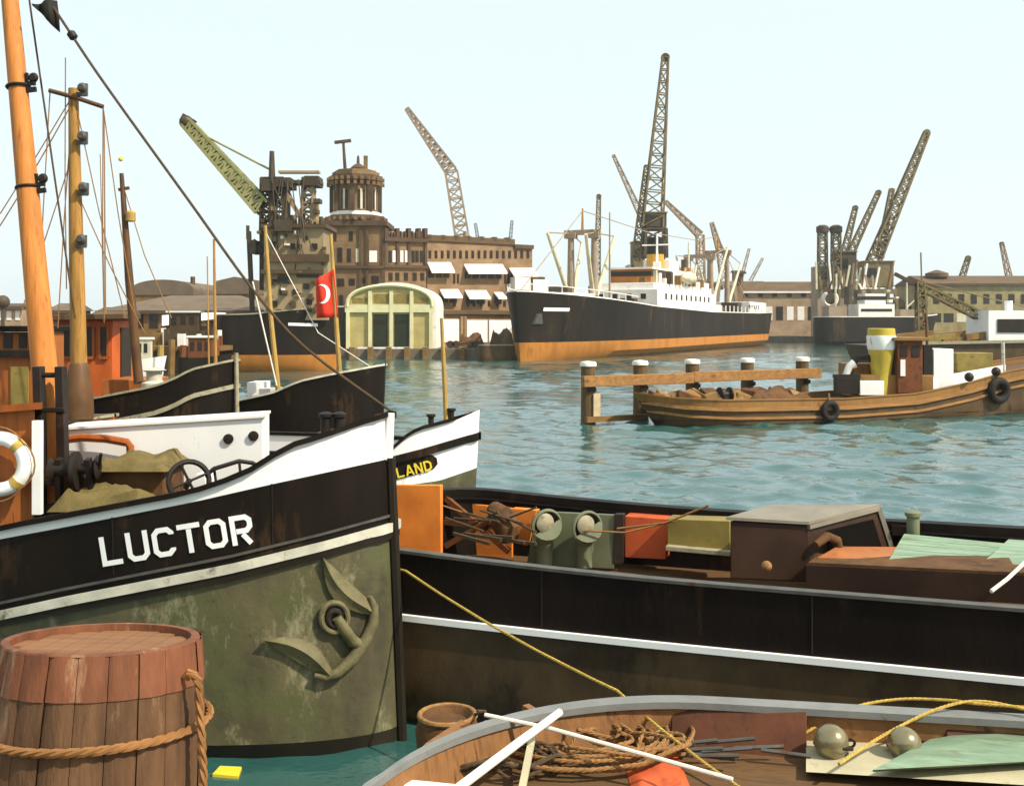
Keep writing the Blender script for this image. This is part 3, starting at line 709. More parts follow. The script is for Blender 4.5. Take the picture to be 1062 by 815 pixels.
part('hatch_cover', 'plank_green', Bg, lambda m: m.hexa([P(1018,588,10.45), P(1090,590,10.2), P(1090,566,11.2), P(1046,563,11.3), P(1018,584,10.45), P(1090,586,10.2), P(1090,562,11.2), P(1046,559,11.3)]), True, label='darker turquoise hatch cover')
part('mooring_post', 'panel_sage', Bg, lambda m: m.lathe([(.07,0),(.07,.22),(.09,.23),(.09,.27),(.04,.29)], P(947,556,11.95), 14), True)
part('toolbox', 'hatch_brown', Bg, lambda m: m.hexa([P(925,555,12.1), P(950,556,12.0), P(956,548,12.4), P(930,548,12.4), P(925,545,12.1), P(950,546,12.0), P(956,540,12.4), P(930,540,12.4)]), True)

for S0 in (2.5,5,7.5,10):
    part('plate_seam', 'boot', Bg, lambda m: m.tube([bh.pt(S0, lerp(zw(S0)+.08, zg(S0), i/4), side, .002) for i in range(5)], .007, 5))
# ------------------------------------------------------------------ grey-edged open lighter at the bottom
g_th = R(-9.4)+math.pi
Lt = thing('open_lighter', 'round bowed open lighter with a pale grey gunwale, littered with ropes and gear', 'lighter', (-.93,6.05,0), g_th)
GM = ROOT[Lt]
gh = Hull(7.6, 4.25, 2.1, 1.5, 1.2, rake=.12, p=2.0, q=.52, fine=.06)
part('hull', 'lighter_brown', Lt, lambda m: (gh.band(m, lambda S: -.4, lambda S: 1.2, 6)))
part('inner_lining', 'lighter_wood', Lt, lambda m: gh.band(m, lambda S: .9, lambda S: 1.2, 2, -.07))
part('gunwale', 'gun_grey', Lt, lambda m: gh.rail(m, lambda S: 1.19, -.10, .05, .05), bevel=.012)
part('deck', 'deck', Lt, lambda m: gh.deck(m, lambda S: .93, -.06))
D = .935                                   # deck height inside the lighter
def dk(px, py, z=D): Y = (CH-z)*F/(py-HY); return P(px, py, Y)
def f(m):
    for i in range(4):
        a = [(415,802),(470,752),(492,756),(440,812)][0], 
        k = i*.25; q = lambda u, v: dk(lerp(lerp(414,452,v), lerp(478,506,v), u), lerp(lerp(800,818,v), lerp(746,758,v), u), 1.0)
        pts = [q(0,k), q(.5,k)+Vector((-.03,0,.02)), q(1,k), q(1,k+.23), q(.5,k+.23)+Vector((-.03,0,.02)), q(0,k+.23)]
        m.prism(pts, (0,0,-.05))
part('bow_sheets', 'lighter_wood', Lt, f, True)
part('knee', 'rope_tan', Lt, lambda m: m.tube([dk(505,752,1.1), dk(497,770,1.1), dk(480,782,1.05)], [.04,.07,.04], 10), True)
for (x0,y0,x1,y1) in ((545,728,600,742),(655,722,668,770)):
    part('rib', 'lighter_wood', Lt, lambda m: m.sq(dk(x0,y0+6,1.0), dk(x1,y1+25,.96), .06), True)
def plate(name, mat, c, Y, th=.04, parent=Lt, **kw):
    mb = MB(True); mb.prism([P(x,y,Yk) for (x,y), Yk in zip(c, Y)], (0,-th,0)); return mb.build(name, mat, parent, True, .006, **kw)
plate('side_locker', 'lighter_brown', [(694,728),(832,731),(832,800),(694,800)], (7.9,7.72,7.55,7.7), .12)
plate('lining_plate', 'panel_pale', [(836,733),(974,738),(974,762),(836,765)], (7.85,7.62,7.55,7.7), .05)
plate('lining_plate', 'panel_pale', [(629,727),(692,727),(692,775),(634,770)], (7.95,7.85,7.75,7.8), .05)
plate('side_locker', 'lighter_brown', [(977,739),(1080,743),(1080,770),(977,765)], (7.6,7.5,7.4,7.5), .08)
part('foredeck_plate', 'panel_pale', Lt, lambda m: m.hexa([dk(836,800,.95), dk(1085,815,.95), dk(1085,748,1.0), dk(836,764,.95), dk(836,800,1.0), dk(1085,815,1.02), dk(1085,748,1.05), dk(836,764,1.0)]), True)
part('sloping_cover', 'plank_green', Lt, lambda m: m.hexa([dk(905,800,1.05), dk(1085,790,1.05), dk(1085,748,1.1), dk(965,768,1.05), dk(905,798,1.10), dk(1085,788,1.10), dk(1085,746,1.15), dk(965,766,1.10)]), True, label='pale turquoise cover')
def tg(o): return o
for i, (px, py, rr, lab) in enumerate(((862,769,.12,'left of two round metal floats lying against the pale plate in the lighter'), (938,771,.115,'right of two round metal floats, half behind the turquoise cover in the lighter'))):
    z = D+.16; c = dk(px, py, z)
    t = thing('float', lab, 'float', tuple(c-Vector((0,0,rr))), 0, 'round floats in the lighter')
    part('ball', 'metal_ball', t, lambda m: m.ball(c, rr, 24), True)
    part('collar', 'iron', t, lambda m: m.torus(c+Vector((.02,.02,-.035)), rr*1.02, .016, (.15,.3,1), 26, 6), True)
    part('eye', 'iron', t, lambda m: m.torus(c+Vector((.15,.05,-.03)), .03, .01, (0,1,.2), 12, 6), True)
# things lying in the lighter
def f(m):
    c = dk(600,768,1.0); pts = []
    for i in range(150):
        a = i*2*math.pi/24; r = .20+.062*i/24 + .012*math.sin(i*1.7); pts.append(c+Vector((r*math.cos(a)*1.45, r*math.sin(a)*1.0, .012+.02*math.sin(i*.37)+.055*(i % 47 < 9))))
    m.rope(pts, .016)
m_ = MB(True); f(m_); m_.build('rope_coil', 'rope_tan', label='loose oval coil of brown rope lying in the bow of the lighter', cat='rope coil')
m_ = MB(True); m_.tube([dk(581,738,1.34), dk(540,768,1.26), dk(455,832,1.10)], [.026,.029,.031], 10); m_.build('boat_pole', 'pile_cap', label='thick white pole resting slantwise across the bow of the lighter', cat='pole')
m_ = MB(True); m_.tube([dk(503,741,1.25), dk(570,755,1.22), dk(660,780,1.16), dk(760,808,1.1)], .016, 8); m_.build('boat_hook', 'rope_white', label='thin white rod crossing under the thick white pole in the lighter', cat='rod')
m_ = MB(True); m_.sq(dk(553,760,1.15), dk(538,835,1.0), .045, .03); m_.build('oar', 'panel_pale', label='short pale wooden bar lying beside the brown rope coil', cat='wooden bar')
m_ = MB(True); m_.grid(tarp_mesh(*(lambda a, b: (a.x, b.x, b.y-.35, a.y+.25))(dk(650,800), dk(712,806)), D, .05, .6)); m_.build('red_cloth', 'panel_red', label='crumpled red cloth lying on the deck of the lighter', cat='cloth')
def f(m):
    random.seed(8)
    for k in range(9):
        p = dk(random.uniform(690,800), random.uniform(768,784), 1.03); a = random.uniform(-.5,.5); m.bar(p, p+Vector((math.cos(a)*.35, math.sin(a)*.2, random.uniform(-.02,.05))), .014, n=6)
m_ = MB(True); f(m_)
m_.build('iron_rods', 'iron_grey', label='heap of short iron rods in front of the dark brown locker in the lighter', cat='iron rods')
m_ = MB(True); m_.sq(dk(420,816,1.08), dk(470,821,1.08), .14, .04); m_.build('bailing_board', 'pile_cap', label='flat white board lying at the bow of the lighter', cat='board')
m_ = MB(True); m_.rope(cr([P(835,760,7.6), P(880,735,7.7), P(930,725,7.75), P(985,726,7.65), P(1010,729,7.55), P(1085,735,7.4)]), .0115); m_.build('yellow_rope', 'rope_yellow', label='yellow rope looping over the gunwale above the two metal floats', cat='rope')
m_ = MB(True); m_.rope(cr([dk(870,792,1.1), P(920,760,7.35), P(975,734,7.5), P(1020,727,7.55), P(1085,741,7.35)]), .0115); m_.build('yellow_rope', 'rope_yellow', label='yellow rope running slantwise from between the metal floats to the right gunwale', cat='rope')
random.seed(31)
for lab, c0, r0, mt, nn in (('heap of tangled brown rope between the white pole and the dark locker', (640,775), .34, 'rope_tan', 60), ('dark rope heap at the foot of the bow sheets in the lighter', (520,790), .28, 'rope_dark', 46)):
    c = dk(*c0, 1.0); a = 0; pts = []
    for i in range(nn):
        a += random.uniform(.35,.8); r = r0*random.uniform(.55,1.1); pts.append(c+Vector((r*1.5*math.cos(a), r*.8*math.sin(a), random.uniform(-.03,.09))))
    m_ = MB(True); m_.rope(cr(pts,4), .014); m_.build('rope_heap', mt, label=lab, cat='rope')
# brown basket fender hanging outside the bow, rope from barge to lighter
t = thing('basket_fender', 'round tan basket fender hanging outside the bow of the lighter', 'fender', tuple(P(464,756,8.2)))
c = P(464,760,8.2)
part('body', 'canvas_brown', t, lambda m: m.lathe([(.05,-.32),(.17,-.26),(.235,-.12),(.25,.02),(.22,.12),(.19,.15),(.15,.10)], c, 22), True)
part('rim', 'rope_tan', t, lambda m: m.torus(c+Vector((0,0,.14)), .215, .022, (0,0,1), 26, 8), True)
part('lanyard', 'rope_dark', t, lambda m: m.tube([c+Vector((.2,0,.14)), c+Vector((.3,-.25,.26)), P(495,737,7.8)], .012, 6), True)
m_ = MB(True); m_.rope([P(405,588,10.45)]+sag(P(421,592,10.3), P(640,716,8.15), .05, 10)+sag(P(640,716,8.1), dk(775,822,1.0), .03, 8)[1:], .0125)
m_.build('mooring_rope', 'rope_yellow', label='yellow mooring rope stretched from the black bow across the barge side to the lighter', cat='rope')
m_ = MB(True); m_.box(-.0,.22,-.0,.12,-.02,.03); m_.M = Matrix()
wd = MB(); wp = P(236,803,9.4); wd.prism([(wp.x-.12,wp.y-.05,-.02),(wp.x+.12,wp.y-.1,-.02),(wp.x+.1,wp.y+.1,-.02),(wp.x-.1,wp.y+.12,-.02)], (0,0,.05)); wd.build('driftwood', 'name_yellow', label='small yellow piece of wood floating beside the barrel below the black bow', cat='driftwood')

# ------------------------------------------------------------------ vessels lying behind LUCTOR
def small_hull(name, label, cat, stem, th, h, sheer, mats, group='moored vessels behind the near barge', zlow=.5, bul=.35, deck=.5):
    t = thing(name, label, cat, (*stem[:2],0), th, group)
    part('hull', mats[0], t, lambda m: h.band(m, lambda S: -.6, lambda S: sheer(S)-bul, 6))
    part('bulwark', mats[1], t, lambda m: (h.band(m, lambda S: sheer(S)-bul, sheer, 2), h.band(m, lambda S: sheer(S)-bul-.1, sheer, 2, -.05)))
    part('boot_top', 'boot', t, lambda m: h.band(m, lambda S: -.6, lambda S: .2, 2, .006))
    part('cap_rail', mats[2], t, lambda m: h.rail(m, sheer, -.07, .04, .05))
    part('deck', 'deck', t, lambda m: h.deck(m, lambda S: sheer(S)-deck))
    return t
# white bow with the LAND plate
LTM = R(-14); ls = (xat(497,18.0), 18.0)
h2 = Hull(6.8, 2.9, 3.2, 2, 2.5, rake=.05, p=2.1, q=.62, fine=.12)
mt0 = Matrix.Translation((*ls,0)) @ Matrix.Rotation(LTM,4,'Z')
cl = [(380,476),(404,471),(425,452),(436,446),(470,437),(497,425)]
zs = hull_z(h2, mt0, -1, cl, 395, 6); zk = hull_z(h2, mt0, -1, [(380,488),(405,478),(440,469),(497,452)], 395, 6); zlo = hull_z(h2, mt0, -1, [(395,512),(412,505),(460,498),(497,485)], 395, 6)
t = thing('white_cutter', 'small cutter with a white bow and a dark name plate reading LAND in yellow', 'boat', (*ls,0), LTM, 'moored vessels behind the near barge'); WC = t
part('bulwark', 'white_paint', t, lambda m: (h2.band(m, zk, zs, 3), h2.band(m, lambda S: zk(S)-.2, zs, 2, -.05)))
part('topside', 'white_paint', t, lambda m: h2.band(m, zlo, zk, 3))
part('lower_hull', 'patina', t, lambda m: h2.band(m, lambda S: -.6, zlo, 4))
part('rubbing_strake', 'hull_black', t, lambda m: h2.rail(m, lambda S: zk(S)-.07, -.02, .06, .13))
part('cap_rail', 'hull_black', t, lambda m: h2.rail(m, zs, -.08, .05, .06, u0=.03))
part('deck', 'deck', t, lambda m: h2.deck(m, lambda S: zs(S)-.6))
oh2 = lambda x, y, o: on_hull(h2, mt0, -1, x, y, o)
npl = part('name_plate', 'hull_black', t, lambda m: m.add([oh2(x,y,.02) for x, y in ((404,478),(420,475.5),(438,472),(448,471.5),(453,475),(454,481),(450,486),(440,489.5),(420,495),(404,499))], [tuple(range(10))]), True)
mb = MB(True); lettering(mb, 'LAND', 412.5, 496.0, .972, -.235, .35, 9.7, 5.2, lambda x, y: oh2(x, y, .035)); mb.build('lettering', 'name_yellow', npl)
part('jackstaff', 'pole_yellow', t, lambda m: m.tube([P(463,440,18.3), P(458,330,18.3)], [.045,.03], 8), True)
part('bow_fairlead', 'iron', t, lambda m: [m.lathe([(.05,-.4),(.05,.1),(.08,.12),(.08,.16)], P(px,py,18.3), 10) for px, py in ((447,439),(468,433))], True)
# black bow further back with the flagstaff
h3 = Hull(13, 3.4, 4.0, 3, 2.9, rake=.04, p=2.1, q=.6, fine=.1); s3 = (xat(399,27), 27.0); th3 = R(-17)
m3 = Matrix.Translation((*s3,0)) @ Matrix.Rotation(th3,4,'Z')
z3 = hull_z(h3, m3, -1, [(200,424),(240,418),(285,408),(312,396),(345,389),(399,379)], 190, 9)
BA = small_hull('black_barge', 'black barge whose high plain bow carries the red flag on a staff', 'barge', s3, th3, h3, z3, ('hull_black','hull_black','rub_white'))
part('rubbing_strake', 'rub_grey', BA, lambda m: h3.rail(m, lambda S: z3(S)-1.45, -.02, .05, .10))
part('flagstaff', 'pole_yellow', BA, lambda m: m.tube([P(353,400,27.3), P(343,243,27.3)], [.07,.045], 8), True)
part('mast', 'pole_yellow', BA, lambda m: m.tube([P(290,420,27.6), P(281,330,27.6), P(275,234,27.6)], [.075,.06,.045], 8), True)
part('stay', 'rope_white', BA, lambda m: m.tube([P(262,292,27.6), P(287,400,27.3)], .022, 5), True)
part('stay', 'rope_white', BA, lambda m: m.tube([P(275,240,27.6), P(330,345,27.3), P(390,384,27.2)], .014, 5), True)
part('hatch_house', 'white_paint', BA, lambda m: m.box(xat(259,28.3), xat(275,28.3), 28.0, 28.9, 1.6, zat(396,28.3)), True)
part('deck_locker', 'varnish', BA, lambda m: m.box(xat(277,28.2), xat(312,28.2), 28.0, 28.8, 1.5, zat(403,28.3)), True)
part('skylight', 'white_far', BA, lambda m: m.prism([(xat(262,27.9),27.8,zat(410,27.9)),(xat(306,27.9),27.8,zat(408,27.9)),(xat(300,27.9),27.8,zat(402,27.9)),(xat(270,27.9),27.8,zat(403,27.9))], (0,.5,0)), True)
part('bow_anchor', 'iron_grey', BA, lambda m: (m.ball(P(360,408,26.7),.13), m.sq(P(352,410,26.6), P(372,404,26.75), .1)), True)
mb = MB(True); rows = []
c0, c1 = P(327,281,27.25), P(346,330,27.25)
for i in range(13):
    u = i/12; r = []
    for j in range(9):
        v = j/8; x = lerp(lerp(346.5,328,u), lerp(351,327.5,u), v); y = lerp(lerp(279,290,u), lerp(329,330,u), v)
        p = P(x, y, 27.25); p.y += .16*math.sin(u*6+v*1.5)*u; r.append(p)
    rows.append(r)
t = thing('red_flag', 'red flag with a white crescent hanging from the staff on the black bow', 'flag', tuple(P(349,330,27.25)))
mb.grid(rows); o = mb.build('cloth', 'flag_red', t); sm = o.modifiers.new('t','SOLIDIFY'); sm.thickness = .01
def fl(x, y):
    u = min(1, max(0, (349-x)/22)); v = (y-280)/50; p = P(x, y, 27.25); p.y += .16*math.sin(u*6+v*1.5)*u - .03; return p
def f(m):
    A_, B_ = [], []
    for i in range(15):
        a = -2.1+4.2*i/14; A_.append(fl(335+7.5*math.cos(a), 305+10*math.sin(a))); w_ = 3.6*math.cos(a/2.1*math.pi/2)+.1; B_.append(fl(335+(7.5-w_)*math.cos(a), 305+(10-w_)*math.sin(a)))
    m.grid([A_, B_])
part('crescent', 'white_paint', t, f, True)
# tug with the orange wheelhouse, bow at the post
h4 = Hull(14, 3.6, 4.2, 3, 3.2, rake=.03, p=2.1, q=.6, fine=.1); s4 = (xat(245,24), 24.0); th4 = R(-17)
m4 = Matrix.Translation((*s4,0)) @ Matrix.Rotation(th4,4,'Z')
z4 = hull_z(h4, m4, -1, [(60,420),(104,413),(160,402),(180,395),(200,384),(245,374)], 90, 9)
TG = small_hull('old_tug', 'old tug with a bright orange wheelhouse and tall thin mast behind its black bow', 'tug', s4, th4, h4, z4, ('hull_black','hull_black','rub_grey'))
part('rubbing_strake', 'rub_grey', TG, lambda m: h4.rail(m, lambda S: z4(S)-.62, -.02, .06, .1))
part('stem_post', 'rub_grey', TG, lambda m: m.bar(P(246,440,23.9), P(245,366,23.9), .05), True)
Y4 = 26.6
def f(m): m.box(xat(60,Y4), xat(117,Y4), Y4, Y4+1.5, 1.2, zat(332,Y4))
wh4 = part('wheelhouse', 'wheelhouse_orange', TG, f, True, bevel=.02)
part('roof', 'roof_brown', wh4, lambda m: m.hexa([P(40,333,Y4-.5), P(128,331,Y4-.5), P(146,331,Y4+1.9), P(60,333,Y4+1.9), P(40,327,Y4-.5), P(128,325,Y4-.5), P(146,325,Y4+1.9), P(60,327,Y4+1.9)]), True, bevel=.02)
for x0, x1 in ((65,74),(86,97),(103,112)):
    wn = part('window', 'window_dark', wh4, lambda m: m.box(xat(x0,Y4), xat(x1,Y4), Y4-.03, Y4+.01, zat(370,Y4), zat(339,Y4)), True)
    part('frame', 'varnish', wn, lambda m: (m.sq(P(x0,339,Y4-.03), P(x0,370,Y4-.03), .06), m.sq(P(x1,339,Y4-.03), P(x1,370,Y4-.03), .06), m.sq(P(x0,371,Y4-.03), P(x1,371,Y4-.03), .07)), True)
part('door', 'window_dark', wh4, lambda m: m.box(xat(117,Y4)-.01, xat(117,Y4)+.03, Y4+.5, Y4+1.2, 1.5, zat(340,Y4)), True)
part('casing', 'wheelhouse_brown', TG, lambda m: m.box(xat(104,25.6), xat(150,25.6), 25.7, 27.4, 1.2, zat(394,25.6)), True, bevel=.02)
part('mast', 'mast_dark', TG, lambda m: m.tube([P(144,398,25.4), P(134,290,25.4), P(126,180,25.4)], [.115,.10,.05], 10), True)
part('mast_lamp', 'pole_yellow', TG, lambda m: m.lathe([(.05,-.12),(.12,-.10),(.12,.1),(.05,.15)], P(135.5,225,25.35), 12), True)
part('mast_truck', 'name_yellow', TG, lambda m: m.ball(P(125.2,165,25.4), .06, 8), True)
part('crosstree', 'mast_dark', TG, lambda m: m.sq(P(123,197,25.4), P(134,195,25.4), .07), True)
part('stay', 'rope_tan', TG, lambda m: m.tube([P(127,190,25.4), P(150,265,25.2), P(178,330,25)], .013, 5), True)
part('stay', 'rope_tan', TG, lambda m: m.tube([P(104,160,25.4), P(108,335,25.4)], .012, 5), True)
part('capstan', 'rub_white', TG, lambda m: m.lathe([(.3,-.3),(.3,0),(.18,.05),(.18,.25),(.28,.3),(.1,.36)], P(160,397,25), 14), True)
# brown-cabined vessel at the left edge with the tan mast
h5 = Hull(12, 3.2, 4, 3, 2.2, rake=.05, fine=.1); s5 = (xat(118,19.3), 19.3); th5 = R(-12)
CB = small_hull('brown_lugger', 'brown cabined vessel at the left edge with a tan mast and crosstree', 'boat', s5, th5, h5, lambda S: 2.15 if S > 2 else 2.15+.15*(1-S/2)**2, ('hull_black','wheelhouse_brown','rub_grey'))
Y5 = 20.2
cb = part('cabin', 'wheelhouse_brown', CB, lambda m: m.box(xat(-70,Y5), xat(46,Y5), Y5, Y5+.9, 1.6, zat(345,Y5)), True, bevel=.02)
part('cabin_roof', 'hull_black', cb, lambda m: m.box(xat(-75,Y5), xat(50,Y5), Y5-.2, Y5+1.05, zat(344,Y5), zat(338,Y5)), True, bevel=.02)
part('belt', 'iron', cb, lambda m: m.box(xat(-72,Y5), xat(48,Y5), Y5-.12, Y5+.02, zat(370,Y5), zat(363,Y5)), True)
for x0, x1 in ((-24,-8),(4,13),(20,28),(36,43)):
    part('window', 'window_dark', cb, lambda m: m.box(xat(x0,Y5), xat(x1,Y5), Y5-.03, Y5+.01, zat(361,Y5), zat(346,Y5)), True)
part('lower_panel', 'panel_olive', cb, lambda m: m.box(xat(12,Y5), xat(30,Y5), Y5-.04, Y5-.005, zat(420,Y5), zat(380,Y5)), True)
ms = part('mast', 'mast_tan', CB, lambda m: m.tube([P(83,430,18.9), P(79,250,18.9), P(76,92,18.9)], [.15,.125,.085], 12), True)
part('mast_heel', 'mast_dark', ms, lambda m: m.lathe([(.26,0),(.25,.35),(.17,.95),(.14,1.0)], P(82,434,18.9), 10), True)  # dark tapered sleeve stands in for the shadow at the mast foot
part('crosstree', 'mast_dark', ms, lambda m: m.tube([P(51,94,18.8), P(77,101,18.8), P(107,111,18.8)], .04, 8), True)
for px, py in ((86,93),(86,143),(87,196),(85,250)):
    def f(m):
        m.sq(P(px-6,py+5,18.8), P(px+4,py+5,18.8), .07); m.sq(P(px+3,py-6,18.8), P(px+3,py+6,18.8), .06); m.lathe([(.05,-.07),(.09,0),(.05,.07)], P(px-1,py-2,18.75), 10, (0,1,0))
    part('mast_bracket', 'iron_grey', ms, f, True)
for a, b in (((52,95),(40,330)), ((107,111),(140,325)), ((79,150),(20,330)), ((80,200),(150,345)), ((107,111),(108,330)), ((68,60),(69,300)), ((75,100),(0,222)), ((78,105),(130,330)), ((76,98),(60,340))):
    part('rigging_line', 'rope_tan', CB, lambda m: m.tube([P(*a,18.85), P((a[0]+b[0])/2-1,(a[1]+b[1])/2+3,18.85), P(*b,18.85)], .011, 5), True)
# ------------------------------------------------------------------ mooring piles with beams
YP = 44
pile_labels = ['leftmost mooring pile of the row, with a pale board on its right side', 'second mooring pile from the left, behind the low tip of the brown vessel', 'third mooring pile from the left, middle one of the row of five', 'fourth mooring pile from the left, rising behind the cargo of the brown vessel', 'last mooring pile on the right, nearest the yellow funnel']
pile_spots = [(xat(px,Y), Y) for px, Y in ((610,42.7),(664,43.9),(718,45.4),(775,46.9),(832,48.5))]
proto = thing('mooring_pile', pile_labels[0], 'mooring pile', (*pile_spots[0],0), R(22), 'white capped mooring piles')
part('post', 'pile', proto, lambda m: m.lathe([(.30,-1.1),(.30,.2),(.285,1.2),(.29,2.26)], n=14))
part('cap', 'pile_cap', proto, lambda m: m.lathe([(.33,2.26),(.34,2.36),(.30,2.44),(.05,2.47)], n=14))
part('bolt_plate', 'iron', proto, lambda m: m.box(-.2,.2,-.335,-.28,1.25,1.42))
for i, (x, y) in enumerate(pile_spots[1:]):
    c = copy_tree(proto); c.location = (x, y, 0); c.rotation_euler.z = R(22)+i*.02; c['label'] = pile_labels[i+1]
part('fender_board', 'pile_pale', proto, lambda m: m.box(.06,.36,-.38,-.30,.2,1.18))  # pale slab added in place of the sunlit right side of the post
pa, pb = Vector((*pile_spots[0],0)), Vector((*pile_spots[4],0)); pd = (pb-pa).normalized(); pn = Vector((pd.y,-pd.x,0))*.45
for (u0, u1, z0, lab) in ((-.55, 5.0, 1.68, 'upper tan timber beam bolted across the left three mooring piles'), (5.003, 12.4, 1.72, 'upper tan timber beam bolted across the mooring piles behind the brown work vessel')):
    m_ = MB(True); m_.sq(pa+pd*u0+pn+Vector((0,0,z0)), pa+pd*u1+pn+Vector((0,0,z0)), .2, .44); m_.build('waling_beam', 'beam', label=lab, cat='timber beam', bevel=.02)
m_ = MB(True); m_.sq(pa-pd*.4+pn+Vector((0,0,.16)), pa+pd*2.6+pn+Vector((0,0,.16)), .2, .22); m_.build('low_waling', 'timber_far', label='low dark timber at the waterline joining the two left mooring piles', cat='timber beam')
# ------------------------------------------------------------------ brown lighter and tug
th7 = R(21); L7 = 24.8; tip7 = Vector((xat(655,41.6)-.75, 41.3, 0)); s7 = tip7 + Vector((math.cos(th7), math.sin(th7), 0))*L7
h7 = Hull(L7, 3.4, 4.5, 4.6, 2.4, rake=.2, p=2.0, q=.6, fine=.08, stern=.75, srake=.75)
m7 = Matrix.Translation(s7) @ Matrix.Rotation(th7,4,'Z'); i7 = m7.inverted()
sh7 = lambda S: interp([(-2,1.35),(0,1.25),(1.2,1.08),(3,.98),(9,.90),(13,1.02),(16,1.42),(18.5,1.9),(24,2.5)], L7-S)
TB = small_hull('work_tug', 'long low brown work vessel with a yellow and white funnel beside the mooring piles', 'tug', tuple(s7), th7, h7, sh7, ('tug_hull','tug_brown','tug_brown'), None, bul=.3, deck=.2)
random.seed(21)
for k in range(18):
    S = L7-1.9-k*.36; zz = .85
    part('cargo', ('rust','tug_brown','timber_far','canvas_brown')[k % 4], TB, lambda m: m.hexa([(x*random.uniform(.7,1.2)-S, y*random.uniform(.7,1.2)*min(1,.35+k*.12)+random.uniform(-.25,.25)*min(1,k*.2), zz+z*random.uniform(.5,1.5)) for x, y, z in ((-.35,-.8,0),(.35,-.8,0),(.35,.8,0),(-.35,.8,0),(-.3,-.6,.36),(.3,-.6,.36),(.3,.6,.36),(-.3,.6,.36))]), bevel=.03)
part('hatch_tarpaulin', 'canvas_brown', TB, lambda m: m.grid(tarp_mesh(-L7+5.6,-L7+8.6,-1.2,.9,.85,.5)))
part('winch', 'iron', TB, lambda m: (m.lathe([(.3,-.25),(.3,-.2),(.14,-.18),(.14,.18),(.3,.2),(.3,.25)], (-L7+4.6,-.7,1.15), 14, (1,0,0)), m.box(-L7+4.3,-L7+4.9,-.85,-.55,.6,1.1)))
part('rubbing_strake', 'beam', TB, lambda m: h7.rail(m, lambda S: sh7(S)-.42, -.02, .09, .14))
part('rubbing_strake', 'beam', TB, lambda m: h7.rail(m, lambda S: sh7(S)-.75, -.02, .07, .1))
def tp(px, py, Y): return i7 @ P(px, py, Y)
def tbox(mb, px0, px1, py0, py1, Y, d):
    a, b = P(px0,py1,Y), P(px1,py0,Y); mb.box(a.x, b.x, Y, Y+d, a.z, b.z)
YT = 45.2
fn = part('funnel', 'yellow', TB, lambda m: m.lathe([(.36,-.9),(.40,0),(.55,1.05)], P(914,388,YT+.35), 22), True)
part('white_band', 'white_paint', fn, lambda m: m.lathe([(.552,1.05),(.58,1.13),(.61,1.62),(.60,1.66)], P(914,388,YT+.35), 22), True)
part('funnel_top', 'yellow', fn, lambda m: m.lathe([(.58,1.66),(.56,1.95),(.5,1.97),(.48,1.7)], P(914,388,YT+.35), 22), True)
part('boiler_casing', 'tug_brown', TB, lambda m: tbox(m, 878, 962, 377, 410, YT+1.25, 1.2), True, bevel=.03)
part('engine_casing', 'tug_brown', TB, lambda m: tbox(m, 884, 968, 389, 412, YT, 1.6), True, bevel=.03)
tw = part('wheelhouse', 'rust', TB, lambda m: tbox(m, 931, 957, 353, 408, YT-.2, 1.8), True, bevel=.03)
part('roof', 'tug_brown', tw, lambda m: tbox(m, 927, 964, 350, 353.5, YT-.4, 2.3), True, bevel=.02)
part('window', 'window_dark', tw, lambda m: tbox(m, 934, 941, 358, 370, YT-.23, .05), True)
part('window', 'window_dark', tw, lambda m: tbox(m, 946, 954, 358, 370, YT-.23, .05), True)
part('door', 'iron', TB, lambda m: tbox(m, 958, 967, 358, 400, YT+.1, 1.3), True)
part('notice_board', 'white_far', tw, lambda m: tbox(m, 934, 939, 373, 390, YT-.25, .04), True)
part('after_cabin', 'white_paint', TB, lambda m: tbox(m, 968, 989, 362, 404, YT+.2, 1.5), True, bevel=.03)
part('dodger', 'white_paint', TB, lambda m: m.hexa([P(968,404,YT+.1), P(1043,391,YT+1.6), P(1043,391,YT+1.7), P(968,404,YT+.2), P(968,391,YT+.1), P(1043,378,YT+1.6), P(1043,378,YT+1.7), P(968,391,YT+.2)]), True)
part('cargo_hatch', 'panel_olive', TB, lambda m: tbox(m, 992, 1030, 366, 386, YT+1.7, 1.2), True, bevel=.03)
part('skylight', 'white_paint', TB, lambda m: tbox(m, 892, 917, 395, 410, YT-.35, .3), True, bevel=.02)
part('cowl_ventilator', 'white_far', TB, lambda m: m.tube([P(874,404,YT), P(876,392,YT), P(881,380,YT), P(886,377,YT)], [.12,.13,.16,.2], 12), True)
part('towing_arch', 'iron', TB, lambda m: m.tube([P(882,400,YT+.4), P(883,380,YT+.4), P(890,371,YT+.4), P(900,370,YT+.4), P(908,378,YT+.4)], .13, 8), True)
part('towing_bitt', 'iron', TB, lambda m: (tbox(m, 868, 892, 392, 408, YT-.3, .5), m.sq(P(864,390,YT-.1), P(892,390,YT-.1), .15)), True)
part('post', 'rub_white', TB, lambda m: m.bar(P(1041,392,YT+1.6), P(1040,355,YT+1.6), .08), True)
part('mast', 'mast_dark', TB, lambda m: m.bar(P(962,365,YT+.8), P(960,325,YT+.8), .06), True)
for px, Yb, rr in ((1005,46.2,.2),(1033,46.9,.2)):
    part('bitt', 'iron', TB, lambda m: m.ball(P(px,391-(px-1005)*.2,Yb-.9), rr, 10), True)
